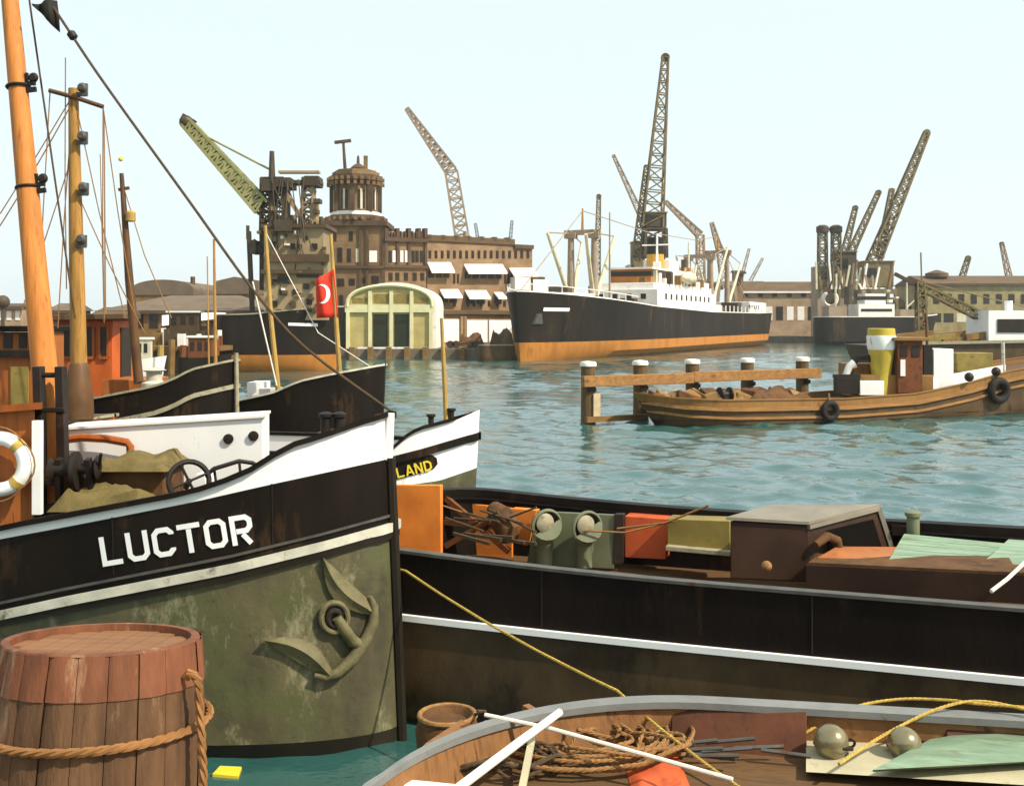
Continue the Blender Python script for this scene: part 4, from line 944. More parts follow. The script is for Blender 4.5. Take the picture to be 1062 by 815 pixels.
for px, py, rr, lab in ((861,426,.43,'smaller tyre fender hanging amidships on the brown work vessel'), (1036,405,.58,'larger tyre fender hanging towards the right end of the brown work vessel')):
    lo = 42.98 if px < 900 else 46.2
    c = P(px, py, lo-.32)
    t = thing('tyre_fender', lab, 'tyre', tuple(c-Vector((0,0,rr))), 0, 'tyre fenders on the work vessel')
    part('tyre', 'tyre', t, lambda m: m.torus(c, rr*.72, rr*.30, (.35,-1,0), 26, 10), True)
    part('hanging_rope', 'rope_tan', t, lambda m: m.tube([c+Vector((0,0,rr*.6)), c+Vector((0,.2,rr*1.6))], .03, 6), True)
# dark barge with a white deckhouse on the right, further off
YB = 92
t = thing('deckhouse_barge', 'dark flat barge at the right edge with a white deckhouse and stacked timber', 'barge', (xat(990,YB),YB,0))
part('hull', 'tug_hull', t, lambda m: m.prism([P(898,358,YB),P(1120,354,YB),P(1120,385,YB),P(910,385,YB)], (0,6,0)), True)
part('rail', 'rub_grey', t, lambda m: m.sq(P(898,357,YB-.1), P(1120,353,YB-.1), .25), True)
dh = part('deckhouse', 'white_paint', t, lambda m: m.box(xat(1028,YB), xat(1100,YB), YB+.5, YB+5, zat(357,YB), zat(322,YB)), True)
part('window', 'window_dark', dh, lambda m: m.box(xat(1037,YB), xat(1075,YB), YB+.42, YB+.52, zat(345,YB), zat(331,YB)), True)
part('chimney', 'white_paint', dh, lambda m: m.bar(P(1046,322,YB+2), P(1046,312,YB+2), .35), True)
for k in range(9):
    part('timber_stack', ('tug_brown','panel_olive','timber_far')[k % 3], t, lambda m: m.sq(P(905+k*12,355-k%3*2.6,YB+1+k%2), P(945+k*11,352-k%3*3,YB+1.4+k%2), .55), True)
def f(m): m.truss(P(952,296,YB+3), P(1065,352,YB+3), .5, .9, 14, .16)
part('derrick', 'crane_olive', t, f, True)
part('derrick_tip', 'crane_dark', t, lambda m: m.sq(P(928,284,YB+3), P(953,297,YB+3), .3), True)
part('derrick_post', 'crane_olive', t, lambda m: m.truss(P(956,350,YB+3), P(954,292,YB+3), .8, .6, 8, .14), True)
part('guy_wire', 'crane_olive', t, lambda m: (m.bar(P(955,292,YB+3), P(1062,318,YB+3.2), .05), m.bar(P(955,262,YB+3), P(956,300,YB+3), .07)), True)

# ------------------------------------------------------------------ the freighter
fa = Vector((46.1,101,0)).normalized(); FS = Vector((.4,110,0)); fth = math.atan2(-fa.y, -fa.x)
fh = Hull(118, 12, 24, 16, 7.2, rake=.16, p=2.1, q=.62, fine=.10, stern=.45, srake=.75)
fz = lambda S: interp([(-5,7.35),(0,7.25),(18,6.55),(30,6.1),(60,5.65),(95,5.75),(118,6.15)], S)
fb = lambda S: 1.95
FR = thing('cargo_ship', 'big cargo ship with a black hull, orange boot topping and white bridge house', 'ship', tuple(FS), fth)
part('topside', 'ship_black', FR, lambda m: fh.band(m, fb, fz, 6))
part('boot_topping', 'orange_boot', FR, lambda m: fh.band(m, lambda S: -1.5, fb, 3))
part('deck', 'roof_brown', FR, lambda m: fh.deck(m, lambda S: fz(S)-.7, -.05))
part('rail', 'white_far', FR, lambda m: fh.rail(m, fz, -.15, .05, .12))
part('forecastle', 'white_far', FR, lambda m: [m.hexa([(-4,-2.4,6.3),(-4,2.4,6.3),(-12,4.2,6.0),(-12,-4.2,6.0),(-4,-2.4,7.3),(-4,2.4,7.3),(-12,4.2,7.3),(-12,-4.2,7.3)])])
part('name_strip', 'white_paint', FR, lambda m: m.grid([[fh.pt(S, z, 1, .06) for S in (2.6,3.4,4.2,5.0,5.8,6.4)] for z in (5.25,5.62)]))
part('anchor', 'iron_grey', FR, lambda m: m.hexa([fh.pt(S, z, 1, o) for S, z, o in ((1.6,3.9,.02),(2.6,3.9,.02),(2.6,3.9,.25),(1.6,3.9,.25),(1.9,5.0,.02),(2.3,5.0,.02),(2.3,5.0,.25),(1.9,5.0,.25))]))
def house(name, mat, s0, s1, wd, z0, z1, par=None, **kw):
    return part(name, mat, par or FR, lambda m: m.box(-s1,-s0,-wd,wd,z0,z1), bevel=.05, **kw)
hs = house('bridge_house', 'white_far', 35, 67, 4.7, 5.0, 8.5)
house('upper_deck', 'white_far', 36, 62, 3.9, 8.5, 9.4)
bw = house('wheelhouse', 'funnel_yellow', 38, 45.5, 2.9, 9.4, 11.3); bw.data.materials[0] = M['orange_boot']
part('windows', 'window_dark', bw, lambda m: m.box(-45,-37.96,-2.94,2.94,10.35,11.0))
part('wheelhouse_roof', 'white_far', bw, lambda m: m.box(-46.2,-37.3,-3.3,3.3,11.3,11.55))
for k in range(10):
    part('window', 'window_dark', hs, lambda m: m.box(-38.5-k*2.6-.8,-38.5-k*2.6, 4.65, 4.74, 7.2, 8.0))
for k in range(4):
    part('window', 'window_dark', hs, lambda m: m.box(-35.05,-34.95,-3.6+k*2,-2.9+k*2,7.2,7.9))
house('boat_deck', 'white_far', 46, 58, 3.4, 9.4, 11.6); house('after_house', 'white_far', 58, 66, 4.2, 8.5, 10.2)
house('galley', 'white_far', 50, 55, 2.0, 11.6, 13.2)
for y in (-4.6,4.6):
    part('lifeboat', 'cream', FR, lambda m: (m.lathe([(.05,-3.2),(.7,-2.2),(.95,0),(.7,2.2),(.05,3.2)], (-52,y*.93,10.6), 12, (1,0,0)), m.sq((-50,y*.9,9.4),(-50,y*.95,12),.2), m.sq((-54,y*.9,9.4),(-54,y*.95,12),.2)))
fu = part('funnel', 'funnel_yellow', FR, lambda m: m.lathe([(1.35,11.0),(1.25,14.0)], (-49.5,0,0), 20))
part('funnel_top', 'ship_black', fu, lambda m: m.lathe([(1.26,14.0),(1.22,16.4),(1.05,16.5),(1.0,15.9)], (-49.5,0,0), 20))
part('signal_mast', 'white_paint', FR, lambda m: (m.bar((-47,1.0,9.5),(-47,1.0,16.8),.22,.14), m.bar((-47,-1.2,15.2),(-47,3.0,15.2),.1)))
def kingpost(s, h, sp, booms):
    t = FR; 
    kp = part('kingpost', 'crane_pale', t, lambda m: ([m.bar((-s,y,5),(-s,y,h),.55,.36,10) for y in (-sp,sp)], m.sq((-s,-sp-.8,h-.3),(-s,sp+.8,h-.3),.5,.6), [m.box(-s-.5,-s+.5,y-.7,y+.7,h-1.0,h-.3) for y in (-sp,sp)]))
    part('topmast', 'mast_tan', kp, lambda m: m.bar((-s,0,h-.3),(-s,0,h+2.6),.2,.1))
    for (dx, dy, dz, y0) in booms:
        part('derrick_boom', 'cream', kp, lambda m: m.bar((-s+.4*(1 if dx > 0 else -1),y0,6.9),(-s+dx,y0+dy,dz),.3,.2), False)
        part('topping_wire', 'crane_pale', kp, lambda m: m.bar((-s+dx,y0+dy,dz),(-s,y0,h-.4),.08,n=5))
    part('mast_house', 'white_far', kp, lambda m: m.box(-s-1.6,-s+1.6,-3.2,3.2,5,7.0))
kingpost(19.5, 15.2, 1.5, ((5.0,-1,14.6,-1.5),(5.5,1,14.2,1.5),(-5,-.5,14.0,-1.5),(-6,.5,14.8,1.5)))
kingpost(75, 15.5, 1.9, ((4,-1,15.2,-1.9),(-8,1,17.2,1.9),(-5,0,14,-1.9)))
kingpost(88, 17, 1.6, ((3,-1,14,-1.6),(-9,.5,15,1.6)))
part('mizzen_mast', 'cream', FR, lambda m: m.bar((-68,0,8),(-68,0,17),.25,.12))
fk = part('foremast', 'crane_pale', FR, lambda m: m.bar((-22.5,2.4,5),(-22.5,2.4,17.5),.16,.08))
ah = house('poop_house', 'white_far', 95, 110, 4.2, 5, 7.9)
part('windows', 'window_dark', ah, lambda m: [m.box(-94.5-k*1.9-.8,-94.5-k*1.9,4.15,4.24,6.6,7.3) for k in range(5)])
part('stern_winch', 'crane_dark', FR, lambda m: (m.box(-89,-86,1,4,5,7.6), m.box(-84,-82,2,4,5,7)))
for S0 in (12,25,70,82):
    part('cargo_hatch', 'roof_brown', FR, lambda m: m.box(-S0-3,-S0+3,-2.6,2.6,4.9,6.75), bevel=.05)
for k in range(12):
    S0 = 66+k*2.9; part('rail_stanchion', 'white_far', FR, lambda m: m.box(-S0-.12,-S0+.12,fh.b(S0,5.8)-.25,fh.b(S0,5.8)-.1,5.6,6.8))
random.seed(41)
for k in range(44):
    s_ = random.uniform(34,66); z_ = random.choice((8.5,9.4,9.4,10.2,11.6)) if s_ > 46 else 9.4; y_ = random.uniform(1,4.2)
    part('fitting', random.choice(('white_far','white_far','crane_dark','timber_far','cream','orange_boot')), FR, lambda m: m.box(-s_-random.uniform(.3,1),-s_,y_-.4,y_+random.uniform(.2,.6),z_,z_+random.uniform(.5,2.0)))
for k in range(16):
    s_ = 8+k*6.4; part('deck_gear', random.choice(('crane_dark','white_far','timber_far','crane_pale')), FR, lambda m: m.box(-s_-random.uniform(.5,1.6),-s_,.2,max(.6,min(random.uniform(2,4.4),fh.b(s_-1,5)-.9)),4.9,fz(s_)+random.uniform(.2,1.1)))
for a, b in (((-19.5,0,17.5),(-1,0,7.3)), ((-19.5,0,17.5),(-47,1,16.6)), ((-47,1,16.8),(-75,0,17.8)), ((-75,0,18),(-88,0,19.5)), ((-88,0,19.5),(-115,0,7))):
    part('stay_wire', 'crane_pale', FR, lambda m: m.bar(a,b,.06,n=5))
part('bow_rail', 'white_far', FR, lambda m: fh.rail(m, lambda S: fz(S)+.8, -.2, -.1, .08, u1=.2))
part('bow_stanchions', 'white_far', FR, lambda m: [m.bar(fh.pt(S,fz(S),sd,-.15), fh.pt(S,fz(S),sd,-.15)+Vector((0,0,.85)), .05, n=5) for S in range(1,20,2) for sd in (1,-1)])

# ------------------------------------------------------------------ facades
class Fac:
    def __init__(s, A_, B_): s.A = Vector((A_[0],A_[1],0)); s.B = Vector((B_[0],B_[1],0)); s.d = (s.B-s.A).normalized(); s.n = Vector((s.d.y,-s.d.x,0))
    def hit(s, px, py):
        r = Vector(((px-CX)/F, 1, -(py-HY)/F)); k = s.A.dot(s.n)/r.dot(s.n) if abs(r.dot(s.n)) > 1e-9 else 0
        # plane through A with normal n, eye at (0,0,CH) has zero horizontal offset
        return Vector((r.x*k, r.y*k, CH+r.z*k))
    def rect(s, mb, px0, py0, px1, py1, t0, t1):
        """box on the facade between two photo corners, from t0 behind to t1 in front of the wall plane"""
        a, b, c = s.hit(px0,py1), s.hit(px1,py1), s.hit((px0+px1)/2, py0); z0 = s.hit((px0+px1)/2, py1).z; z1 = c.z
        a.z = b.z = 0; q = []
        for z in (z0, z1):
            for p, o in ((a,t1),(b,t1),(b,-t0),(a,-t0)): q.append(p + s.n*o + Vector((0,0,z)))
        mb.hexa(q); return mb
def fpart(F_, name, mat, parent, r, t0, t1, **kw):
    return part(name, mat, parent, lambda m: F_.rect(m, *r, t0, t1), True, **kw)
QG = 1.1
# arched shed
YA = 121
S_ = thing('arched_shed', 'olive yellow quayside shed with a round arched gable and two dark doorways', 'shed', (xat(403,YA),YA,QG))
def arch(m, x0, x1, base, top, spring, y, d, n=18):
    pts = [P(x0,base,y), P(x0,spring,y)]
    for i in range(1,n): a = math.pi*(1-i/n); pts.append(P((x0+x1)/2+(x1-x0)/2*math.cos(a), spring-(spring-top)*math.sin(a)**.8, y))
    pts += [P(x1,spring,y), P(x1,base,y)]; m.prism(pts, (0,d,0))
gb = part('gable_wall', 'shed_olive', S_, lambda m: arch(m, 360, 448, 364, 297, 316, YA, .4), True, smooth=False)
part('roof', 'white_far', S_, lambda m: arch(m, 366, 452, 364, 293, 316, YA+.4, 22), True, smooth=False)
def f(m):
    pts = [P(360,318,YA-.15)]+[P(404-44*math.cos(math.pi*i/18), 316-20*math.sin(math.pi*i/18)**.8, YA-.15) for i in range(19)]+[P(448,318,YA-.15)]
    m.tube(pts, .22, 6)
part('arch_trim', 'shed_trim', S_, f, True)
part('transom', 'shed_trim', S_, lambda m: m.box(xat(358,YA), xat(450,YA), YA-.25, YA-.02, zat(324,YA), zat(316,YA)), True)
for px in (361,384,406,427,447): part('pilaster', 'shed_trim', S_, lambda m: m.box(xat(px-1.8,YA), xat(px+1.8,YA), YA-.3, YA-.03, QG, zat(324 if px in (361,447) else 302,YA)), True)
for x0, x1 in ((387,402),(409,424)):
    dr = part('doorway', 'dark_green', S_, lambda m: m.box(xat(x0,YA), xat(x1,YA), YA-.08, YA-.01, QG+.05, zat(326,YA)), True)
    part('door_lintel', 'window_dark', dr, lambda m: m.box(xat(x0,YA), xat(x1,YA), YA-.12, YA-.085, zat(335,YA), zat(332,YA)), True)
for x0, x1 in ((366,381),(388,403),(409,424),(430,444)):
    part('window', 'panel_olive', S_, lambda m: m.box(xat(x0,YA), xat(x1,YA), YA-.06, YA-.01, zat(314,YA), zat(305 if x0 in (388,409) else 309,YA)), True)
m_ = MB(True); m_.box(xat(349,YA), xat(358,YA), YA+1, YA+8, QG, zat(317,YA)); m_.build('lean_to', 'dark_green', label='dark green lean-to against the left side of the arched shed', cat='lean-to')
m_ = MB(True); m_.box(xat(371,119.3), xat(419,119.3), 119.2, 119.6, QG, zat(360,119.2)); m_.build('quay_parapet', 'white_far', label='low whitewashed kerb on the quay edge in front of the arched shed', cat='kerb')
# tower and its low wing
YTW = 131
T_ = thing('brick_tower', 'dark brick tower with an octagonal top storey, heavy cornices and rooftop aerials', 'tower', (xat(369,YTW),YTW+3,QG))
tc = P(369,300,YTW+3.2); 
def oct_(m, r, z0, z1, r2=None): m.lathe([(r,z0),(r2 or r,z1)], (tc.x,tc.y,0), 8 if r < 6 else 8)
zz = lambda py: zat(py, YTW+1)
bs = part('base', 'tower_brick', T_, lambda m: m.box(xat(337,YTW), xat(399,YTW), YTW, YTW+7.5, QG, zz(228)), True)
part('drum', 'tower_brick', T_, lambda m: oct_(m, 2.95, zz(228), zz(188)), True, smooth=False)
part('cornice', 'cornice', T_, lambda m: m.box(xat(337,YTW)-.4, xat(399,YTW)+.3, YTW-.5, YTW+8, zz(235), zz(230)), True)
part('cornice', 'cornice', T_, lambda m: oct_(m, 3.75, zz(229.5), zz(223), 3.6), True, smooth=False)
part('parapet', 'white_far', T_, lambda m: oct_(m, 3.2, zz(222.9), zz(219)), True, smooth=False)
part('cornice', 'cornice', T_, lambda m: (oct_(m, 3.15, zz(191), zz(187)), oct_(m, 3.4, zz(187), zz(181))), True, smooth=False)
part('crown', 'tower_brick', T_, lambda m: (oct_(m, 3.0, zz(181), zz(177)), oct_(m, 2.6, zz(177), zz(175))), True, smooth=False)
part('cupola', 'cornice', T_, lambda m: m.lathe([(.9,zz(175)),(1.0,zz(172)),(.7,zz(169.5)),(.2,zz(167)),(.15,zz(160)),(.02,zz(158))], (tc.x+.3,tc.y,0), 12), True)
part('chimney', 'tower_brick', T_, lambda m: m.box(xat(377,YTW+3), xat(381,YTW+3), YTW+3, YTW+3.5, zz(176), zz(159)), True)
part('aerial', 'cornice', T_, lambda m: (m.bar(P(358,177,YTW+2), P(356,146,YTW+2), .22,.16), m.sq(P(347,148,YTW+2), P(364,146,YTW+2), .38)), True)
for k in range(8):
    a = math.pi*2*(k+.5)/8; 
    if math.sin(a) > .5: continue
    c = Vector((tc.x+2.73*math.cos(a), tc.y+2.73*math.sin(a), 0)); tn = Vector((-math.sin(a), math.cos(a), 0)); nn = Vector((math.cos(a), math.sin(a), 0))
    def f(m): m.hexa([c+tn*s_*.45+nn*o+Vector((0,0,z)) for z in (zz(216),zz(197)) for s_, o in ((-1,.06),(1,.06),(1,-.1),(-1,-.1))])
    wn = part('window', 'window_dark', T_, f, True)
    def f(m): m.hexa([c+tn*s_*.14+nn*o+Vector((0,0,z)) for z in (zz(217),zz(196)) for s_, o in ((-1,.12),(1,.12),(1,.061),(-1,.061))])
    part('frame', 'cream', wn, f, True)
for x0, x1, y0, y1, mt in ((350,355,257,272,'window_dark'),(360,364,258,272,'window_dark'),(369,372,258,272,'cream'),(383,391,260,272,'white_far'),(350,357,289,297,'window_dark'),(362,368,289,296,'window_dark'),(376,380,288,294,'window_dark'),(385,393,286,294,'window_dark'),(345,349,240,250,'window_dark'),(362,366,240,250,'window_dark'),(352,356,306,318,'window_dark')):
    part('window', mt, T_, lambda m: m.box(xat(x0,YTW), xat(x1,YTW), YTW-.05, YTW+.05, zat(y1,YTW), zat(y0,YTW)), True)
for px in (338.5,345,374,381,398): part('pilaster', 'cornice', T_, lambda m: m.box(xat(px-1.4,YTW), xat(px+1.4,YTW), YTW-.22, YTW-.02, QG, zat(236,YTW)), True)
part('string_course', 'cornice', T_, lambda m: m.box(xat(337,YTW), xat(399,YTW), YTW-.32, YTW-.03, zat(278.5,YTW), zat(275.5,YTW)), True)
for z_ in (184,189,226):
    part('cornice_dentils', 'tower_brick', T_, lambda m: [m.box(tc.x+(3.45 if z_ < 220 else 3.85)*math.cos(a)-.17, tc.x+(3.45 if z_ < 220 else 3.85)*math.cos(a)+.17, tc.y+(3.45 if z_ < 220 else 3.85)*math.sin(a)-.17, tc.y+(3.45 if z_ < 220 else 3.85)*math.sin(a)+.17, zz(z_)-.35, zz(z_)+.1) for a in [math.pi+math.pi*i/13 for i in range(14)]], True)
for k in range(8):
    a = math.pi*2*k/8; c = Vector((tc.x+2.98*math.cos(a), tc.y+2.98*math.sin(a), 0))
    if math.sin(a) < .5: part('corner_pier', 'cornice', T_, lambda m: m.box(c.x-.3,c.x+.3,c.y-.3,c.y+.3,zz(219),zz(191)), True)
for k in range(6): part('roof_pinnacle', 'cornice', T_, lambda m: m.box(xat(338+k*11.6,YTW), xat(340.5+k*11.6,YTW), YTW-.3, YTW+.4, zz(230), zz(226)), True)
# wing
FW = Fac((xat(399,131),131), (xat(443,133.6),133.6)); t = thing('brick_wing', 'brick wing with a balustraded roof between the tower and the long warehouse', 'building', tuple(FW.A+Vector((0,0,QG)))); WG = t
fpart(FW, 'wall', 'tower_brick', t, (399,241,442,366), 5, 0)
fpart(FW, 'cornice', 'cornice', t, (398,247,443,251), 0, .45); fpart(FW, 'string_course', 'cornice', t, (398,275,443,278), 0, .35)
for px in (400,412,424,434,441): fpart(FW, 'roof_pillar', 'cornice', t, (px-1.6,237,px+1.6,247), .6, .3)
for px in (400,412,424,441): fpart(FW, 'pilaster', 'cornice', t, (px-1.3,251,px+1.3,275), 0, .25)
for x0 in (402,405,408,411.5): fpart(FW, 'roof_baluster', 'cornice', t, (x0,241,x0+1.2,247), .3, .25)
for x0 in (415,419,427,431,436): fpart(FW, 'roof_baluster', 'cornice', t, (x0,240,x0+1.2,247), .3, .25)
for x0 in (403,407,411,416,420,424.6,428,432,436): fpart(FW, 'window', 'window_dark', t, (x0,297,x0+2.4,304), 0, .08)
for x0 in (403,407,415,420,427,431,435.5): fpart(FW, 'window', 'white_far' if int(x0) in (407,415,420) else 'window_dark', t, (x0,260,x0+3,272), 0, .08)
for x0 in (403,410,419,428,436): fpart(FW, 'window', 'window_dark', t, (x0,283,x0+4,291), 0, .08)
# long warehouse with awnings
FL = Fac((xat(443,134),134), (xat(552,143),143)); t = thing('long_warehouse', 'long brick warehouse with rows of white awnings facing the quay', 'warehouse', tuple(FL.A+Vector((0,0,QG)))); WH = t
fpart(FL, 'wall', 'warehouse_brick', t, (443,252,552,364), 5, 0)
fpart(FL, 'parapet', 'roof_brown', t, (443,246,533,252), 5, .25); fpart(FL, 'cornice', 'cornice', t, (533,254,552.5,258), 5, .3)
fpart(FL, 'string_course', 'roof_brown', t, (443,322,540,326), 0, .5)
for k in range(7): fpart(FL, 'roof_pier', 'cornice', t, (444+k*13.5,243.5+k*.5,447+k*13.5,247+k*.5), .6, .3)
for x0 in (458,470,484,490,497,506,514,522): fpart(FL, 'window', 'window_dark', t, (x0,312,x0+2.5,318), 0, .06)
for x0 in (470,474,523,526): fpart(FL, 'window', 'window_dark', t, (x0,284,x0+2,294), 0, .06)
for k in range(17):
    x0 = 444.5+k*6.35
    fpart(FL, 'window', 'window_dark', t, (x0,260,x0+2.6,268), 0, .06)
for (x0,y0,x1,y1) in ((443,272,467,282),(481,274,521,283),(528,278,553,286),(456,300,475,308),(482,301,504,309),(512,303,521,309)):
    aw = part('awning', 'white_far', t, lambda m: (lambda a,b,c,d: m.add([a+FL.n*.05,b+FL.n*.05,d+FL.n*1.2,c+FL.n*1.2,a+FL.n*.05+Vector((0,0,-.2)),b+FL.n*.05+Vector((0,0,-.2)),d+FL.n*1.2+Vector((0,0,-.2)),c+FL.n*1.2+Vector((0,0,-.2))],[(0,1,2,3),(7,6,5,4),(3,2,6,7),(0,3,7,4),(1,5,6,2)]))(FL.hit(x0,y0),FL.hit(x1,y0),FL.hit(x0,y1),FL.hit(x1,y1)), True)
    n = max(1, int((x1-x0)/8))
    for k in range(n):
        a = lerp(x0,x1,(k+.12)/n); b = lerp(x0,x1,(k+.88)/n); fpart(FL, 'window', 'window_dark', t, (a,y1-1,b,y1+6), 0, .07)
for x0, x1, y0 in ((458,476,331),(484,505,332),(507,530,332)): fpart(FL, 'loading_bay', 'white_far', t, (x0,y0,x1,355), 0, .12)
for x0 in (476.5,480): fpart(FL, 'bay_post', 'warehouse_brick', t, (x0,328,x0+2.5,360), 0, .4)
fpart(FL, 'pale_annex', 'white_far', t, (529,288,545,301), 0, 1.2); fpart(FL, 'roof_hut', 'cornice', t, (552,287,566,296), 3, -.2)
fpart(FL, 'annex', 'white_far', t, (553,290,569,326), 3, .0)
part('roof_stack', 'crane_pale', t, lambda m: [m.bar(P(x,y+22,150), P(x,y,150), .5,.35) for x, y in ((483,240),)], True)
# quay clutter below the warehouse
lab = ['rounded brown tarpaulined heap on the quay, left of two', 'rounded grey brown tarpaulined heap on the quay, right of two, near the ship bow']
for i, (x0,x1,y0,mt) in enumerate(((474,503,346,'canvas_brown'),(507,534,342,'roof_brown'))):
    Yq = 124+i*2; m_ = MB(True); m_.grid(tarp_mesh(xat(x0,Yq), xat(x1,Yq), Yq, Yq+3, QG, zat(y0,Yq)-QG, .5)); m_.build('covered_heap', mt, label=lab[i], cat='covered cargo', group='tarpaulined heaps on the quay')
t = thing('quay_wagon', 'low brown goods wagon standing on the quay before the white loading bays', 'wagon', (xat(478,121.5),121.5,QG))
part('body', 'roof_brown', t, lambda m: m.box(xat(463,121.5), xat(497,121.5), 121.2, 123.2, QG+.7, zat(357,121.5)), True)
for px in (467,473,488,494): part('wheel', 'crane_dark', t, lambda m: m.lathe([(.45,-.08),(.45,.08)], (xat(px,121.2),121.15,QG+.45), 14, (0,1,0)), True)
part('wall_fender', 'timber_far', t, lambda m: m.box(xat(463,121.2), xat(497,121.2), 121.1, 121.25, QG+.6, QG+.75), True)
hd = Hull(5.2, 1.9, 2, 1, 1.7, rake=.2); t = thing('dark_lighter', 'small dark lighter moored at the quay just left of the big ship bow', 'lighter', (xat(546,113.5),113.5,0), R(8))
part('hull', 'tug_hull', t, lambda m: hd.band(m, lambda S: -.4, lambda S: 1.6, 4)); part('rail', 'rub_grey', t, lambda m: hd.rail(m, lambda S: 1.6, -.1, .06, .1)); part('deck', 'deck', t, lambda m: hd.deck(m, lambda S: 1.35))
fpile = thing('fender_pile', 'dark timber fender pile on the far quay wall', 'fender pile', (-22,118.7,0), 0, 'fender piles along the far quay')
part('pile', 'timber_far', fpile, lambda m: m.box(-.3,.3,-.25,.25,-1.5,1.25)); part('cap', 'rub_grey', fpile, lambda m: m.box(-.33,.33,-.28,.28,1.25,1.35))
for k in range(1,12): c = copy_tree(fpile); c.location = (-22+k*2.05,118.7,0)
# ------------------------------------------------------------------ floating grain elevator with its jib
YE = 88
E_ = thing('floating_elevator', 'floating grain elevator with twin towers on a grey house and a black orange hull', 'elevator barge', (xat(300,YE),YE,0))
ex = lambda px: xat(px,YE)
ez = lambda py: zat(py,YE)
he = Hull(10.6, 6, 3.5, 2, 5.3, rake=.12, p=2, q=.6); eM = Matrix.Translation((ex(351),YE+2.6,0)) @ Matrix.Rotation(R(-2),4,'Z')
eh = thing  # hull built in the elevator's own frame
def hullpart(name, mat, fn):
    mb = MB(True, eM); fn(mb); return mb.build(name, mat, E_)
es = lambda S: interp([(0,5.35),(4,5.0),(7,4.7),(10.6,4.6)], S)
hullpart('topside', 'ship_black', lambda m: he.band(m, lambda S: 1.35, es, 4)); hullpart('boot_topping', 'orange_boot', lambda m: he.band(m, lambda S: -1, lambda S: 1.35, 3))
hullpart('deck', 'roof_brown', lambda m: he.deck(m, lambda S: es(S)-.3)); hullpart('rail', 'rub_grey', lambda m: he.rail(m, es, -.1, .06, .12))
hullpart('name_strip', 'white_paint', lambda m: m.grid([[he.pt(S, z0+.05*(3-S)*-.6, -1, .05) for S in (1.7,2.5,3.3,4.0)] for z0 in (3.75,4.0)]))
def ebox(m, x0, x1, y0, y1, d0=0, d1=5): m.box(ex(x0), ex(x1), YE+d0, YE+d1, ez(y1), ez(y0))
hsE = part('house', 'elev_grey', E_, lambda m: (ebox(m,272,334,236,330,.6,5.2)), True)
part('lower_house', 'elev_grey', E_, lambda m: (ebox(m,274,340,272,332,-.1,.59)), True)
for y0, y1, x0, x1 in ((264,272,276,342),(280,284,272,336)): part('ledge', 'elev_dark', E_, lambda m: ebox(m,x0,x1,y0,y1,-.5,-.11), True)
part('ledge', 'elev_dark', E_, lambda m: ebox(m,270,338,232,236,.2,5.6), True)
for x0,x1,y0,y1 in ((283,301,287,294),(308,331,285,288),(300,305,252,258),(314,318,244,248),(315,321,294,300),(322,328,252,258),(280,286,250,257),(290,294,300,306),(304,309,300,306),(318,324,310,316),(283,288,312,318)):
    part('window', 'window_dark', hsE, lambda m: ebox(m,x0,x1,y0,y1,-.18 if y0 > 272 else .5,-.09 if y0 > 272 else .61), True)
for x0, x1, nm in ((271,281,1),(284,296,2),(314,326,3)):
    part('tower', 'elev_dark' if nm < 3 else 'elev_grey', E_, lambda m: m.truss(P((x0+x1)/2,237,YE+2.5), P((x0+x1)/2,185,YE+2.5), (x1-x0)/12.5, (x1-x0)/12.5*.9, 6, .2), True)
part('elevator_leg', 'elev_dark', E_, lambda m: (ebox(m,273,279,188,232,1.8,3.2), ebox(m,287,293,186,232,1.8,3.2)), True)
part('elevator_leg', 'elev_grey', E_, lambda m: ebox(m,317,324,205,232,1.8,3.2), True)
part('tower_head', 'crane_dark', E_, lambda m: (ebox(m,267,282,184,196,1.2,3.9), ebox(m,282,298,182,192,1.2,3.9)), True)
part('gantry', 'crane_dark', E_, lambda m: (ebox(m,283,328,184,187.5,1.6,3.4), ebox(m,312,327,180,190,1.4,3.6)), True)
part('gantry', 'elev_grey', E_, lambda m: ebox(m,284,327,174,176.5,1.6,2.4), True)
part('mast', 'crane_dark', E_, lambda m: m.bar(P(282,186,YE+2), P(282,157,YE+2), .3,.2), True)
part('brace', 'elev_grey', E_, lambda m: (m.sq(P(296,200,YE+2), P(316,232,YE+2), .35), m.sq(P(300,232,YE+2), P(316,214,YE+2), .3)), True)
part('side_hoist', 'crane_dark', E_, lambda m: (ebox(m,256,262,248,262,1,3), m.sq(P(262,250,YE+2), P(272,262,YE+2), .5), m.sq(P(258,240,YE+2), P(262,330,YE+2), .35), m.bar(P(257,234,YE+2),P(257,248,YE+2),.15), ebox(m,263,271,232,300,2,3.2)), True)
part('conveyor', 'crane_dark', E_, lambda m: ebox(m,285,302,228,240,-.2,1.1), True)
random.seed(17)
for k in range(46):
    x = random.uniform(274,336); y = random.uniform(238,322); w_ = random.uniform(1.5,6); h_ = random.uniform(1.2,4); lo = y > 272
    part('fitting', random.choice(('elev_dark','crane_dark','elev_dark','white_far','timber_far')), E_, lambda m: ebox(m, x, min(338,x+w_), y, y+h_, -.1-random.uniform(.1,.5) if lo else .59-random.uniform(.1,.6), -.095 if lo else .605), True)
for k in range(34):
    x = random.uniform(262,326); y = random.uniform(186,246); w_ = random.uniform(1.5,7); h_ = random.uniform(1.2,6)
    part('machinery', random.choice(('crane_dark','elev_dark','crane_dark','elev_grey')), E_, lambda m: ebox(m, x, x+w_, y, y+h_, 1.0+k*.05, 2.2+k*.05), True) if not (296 < x+w_ and x < 314 and y < 224) else None
for k in range(9):
    x = random.uniform(258,335); part('rigging_wire', 'crane_dark', E_, lambda m: m.bar(P(282+random.uniform(-2,40),186,YE+1.2), P(x,random.uniform(230,300),YE-.2), .05, n=5), True)
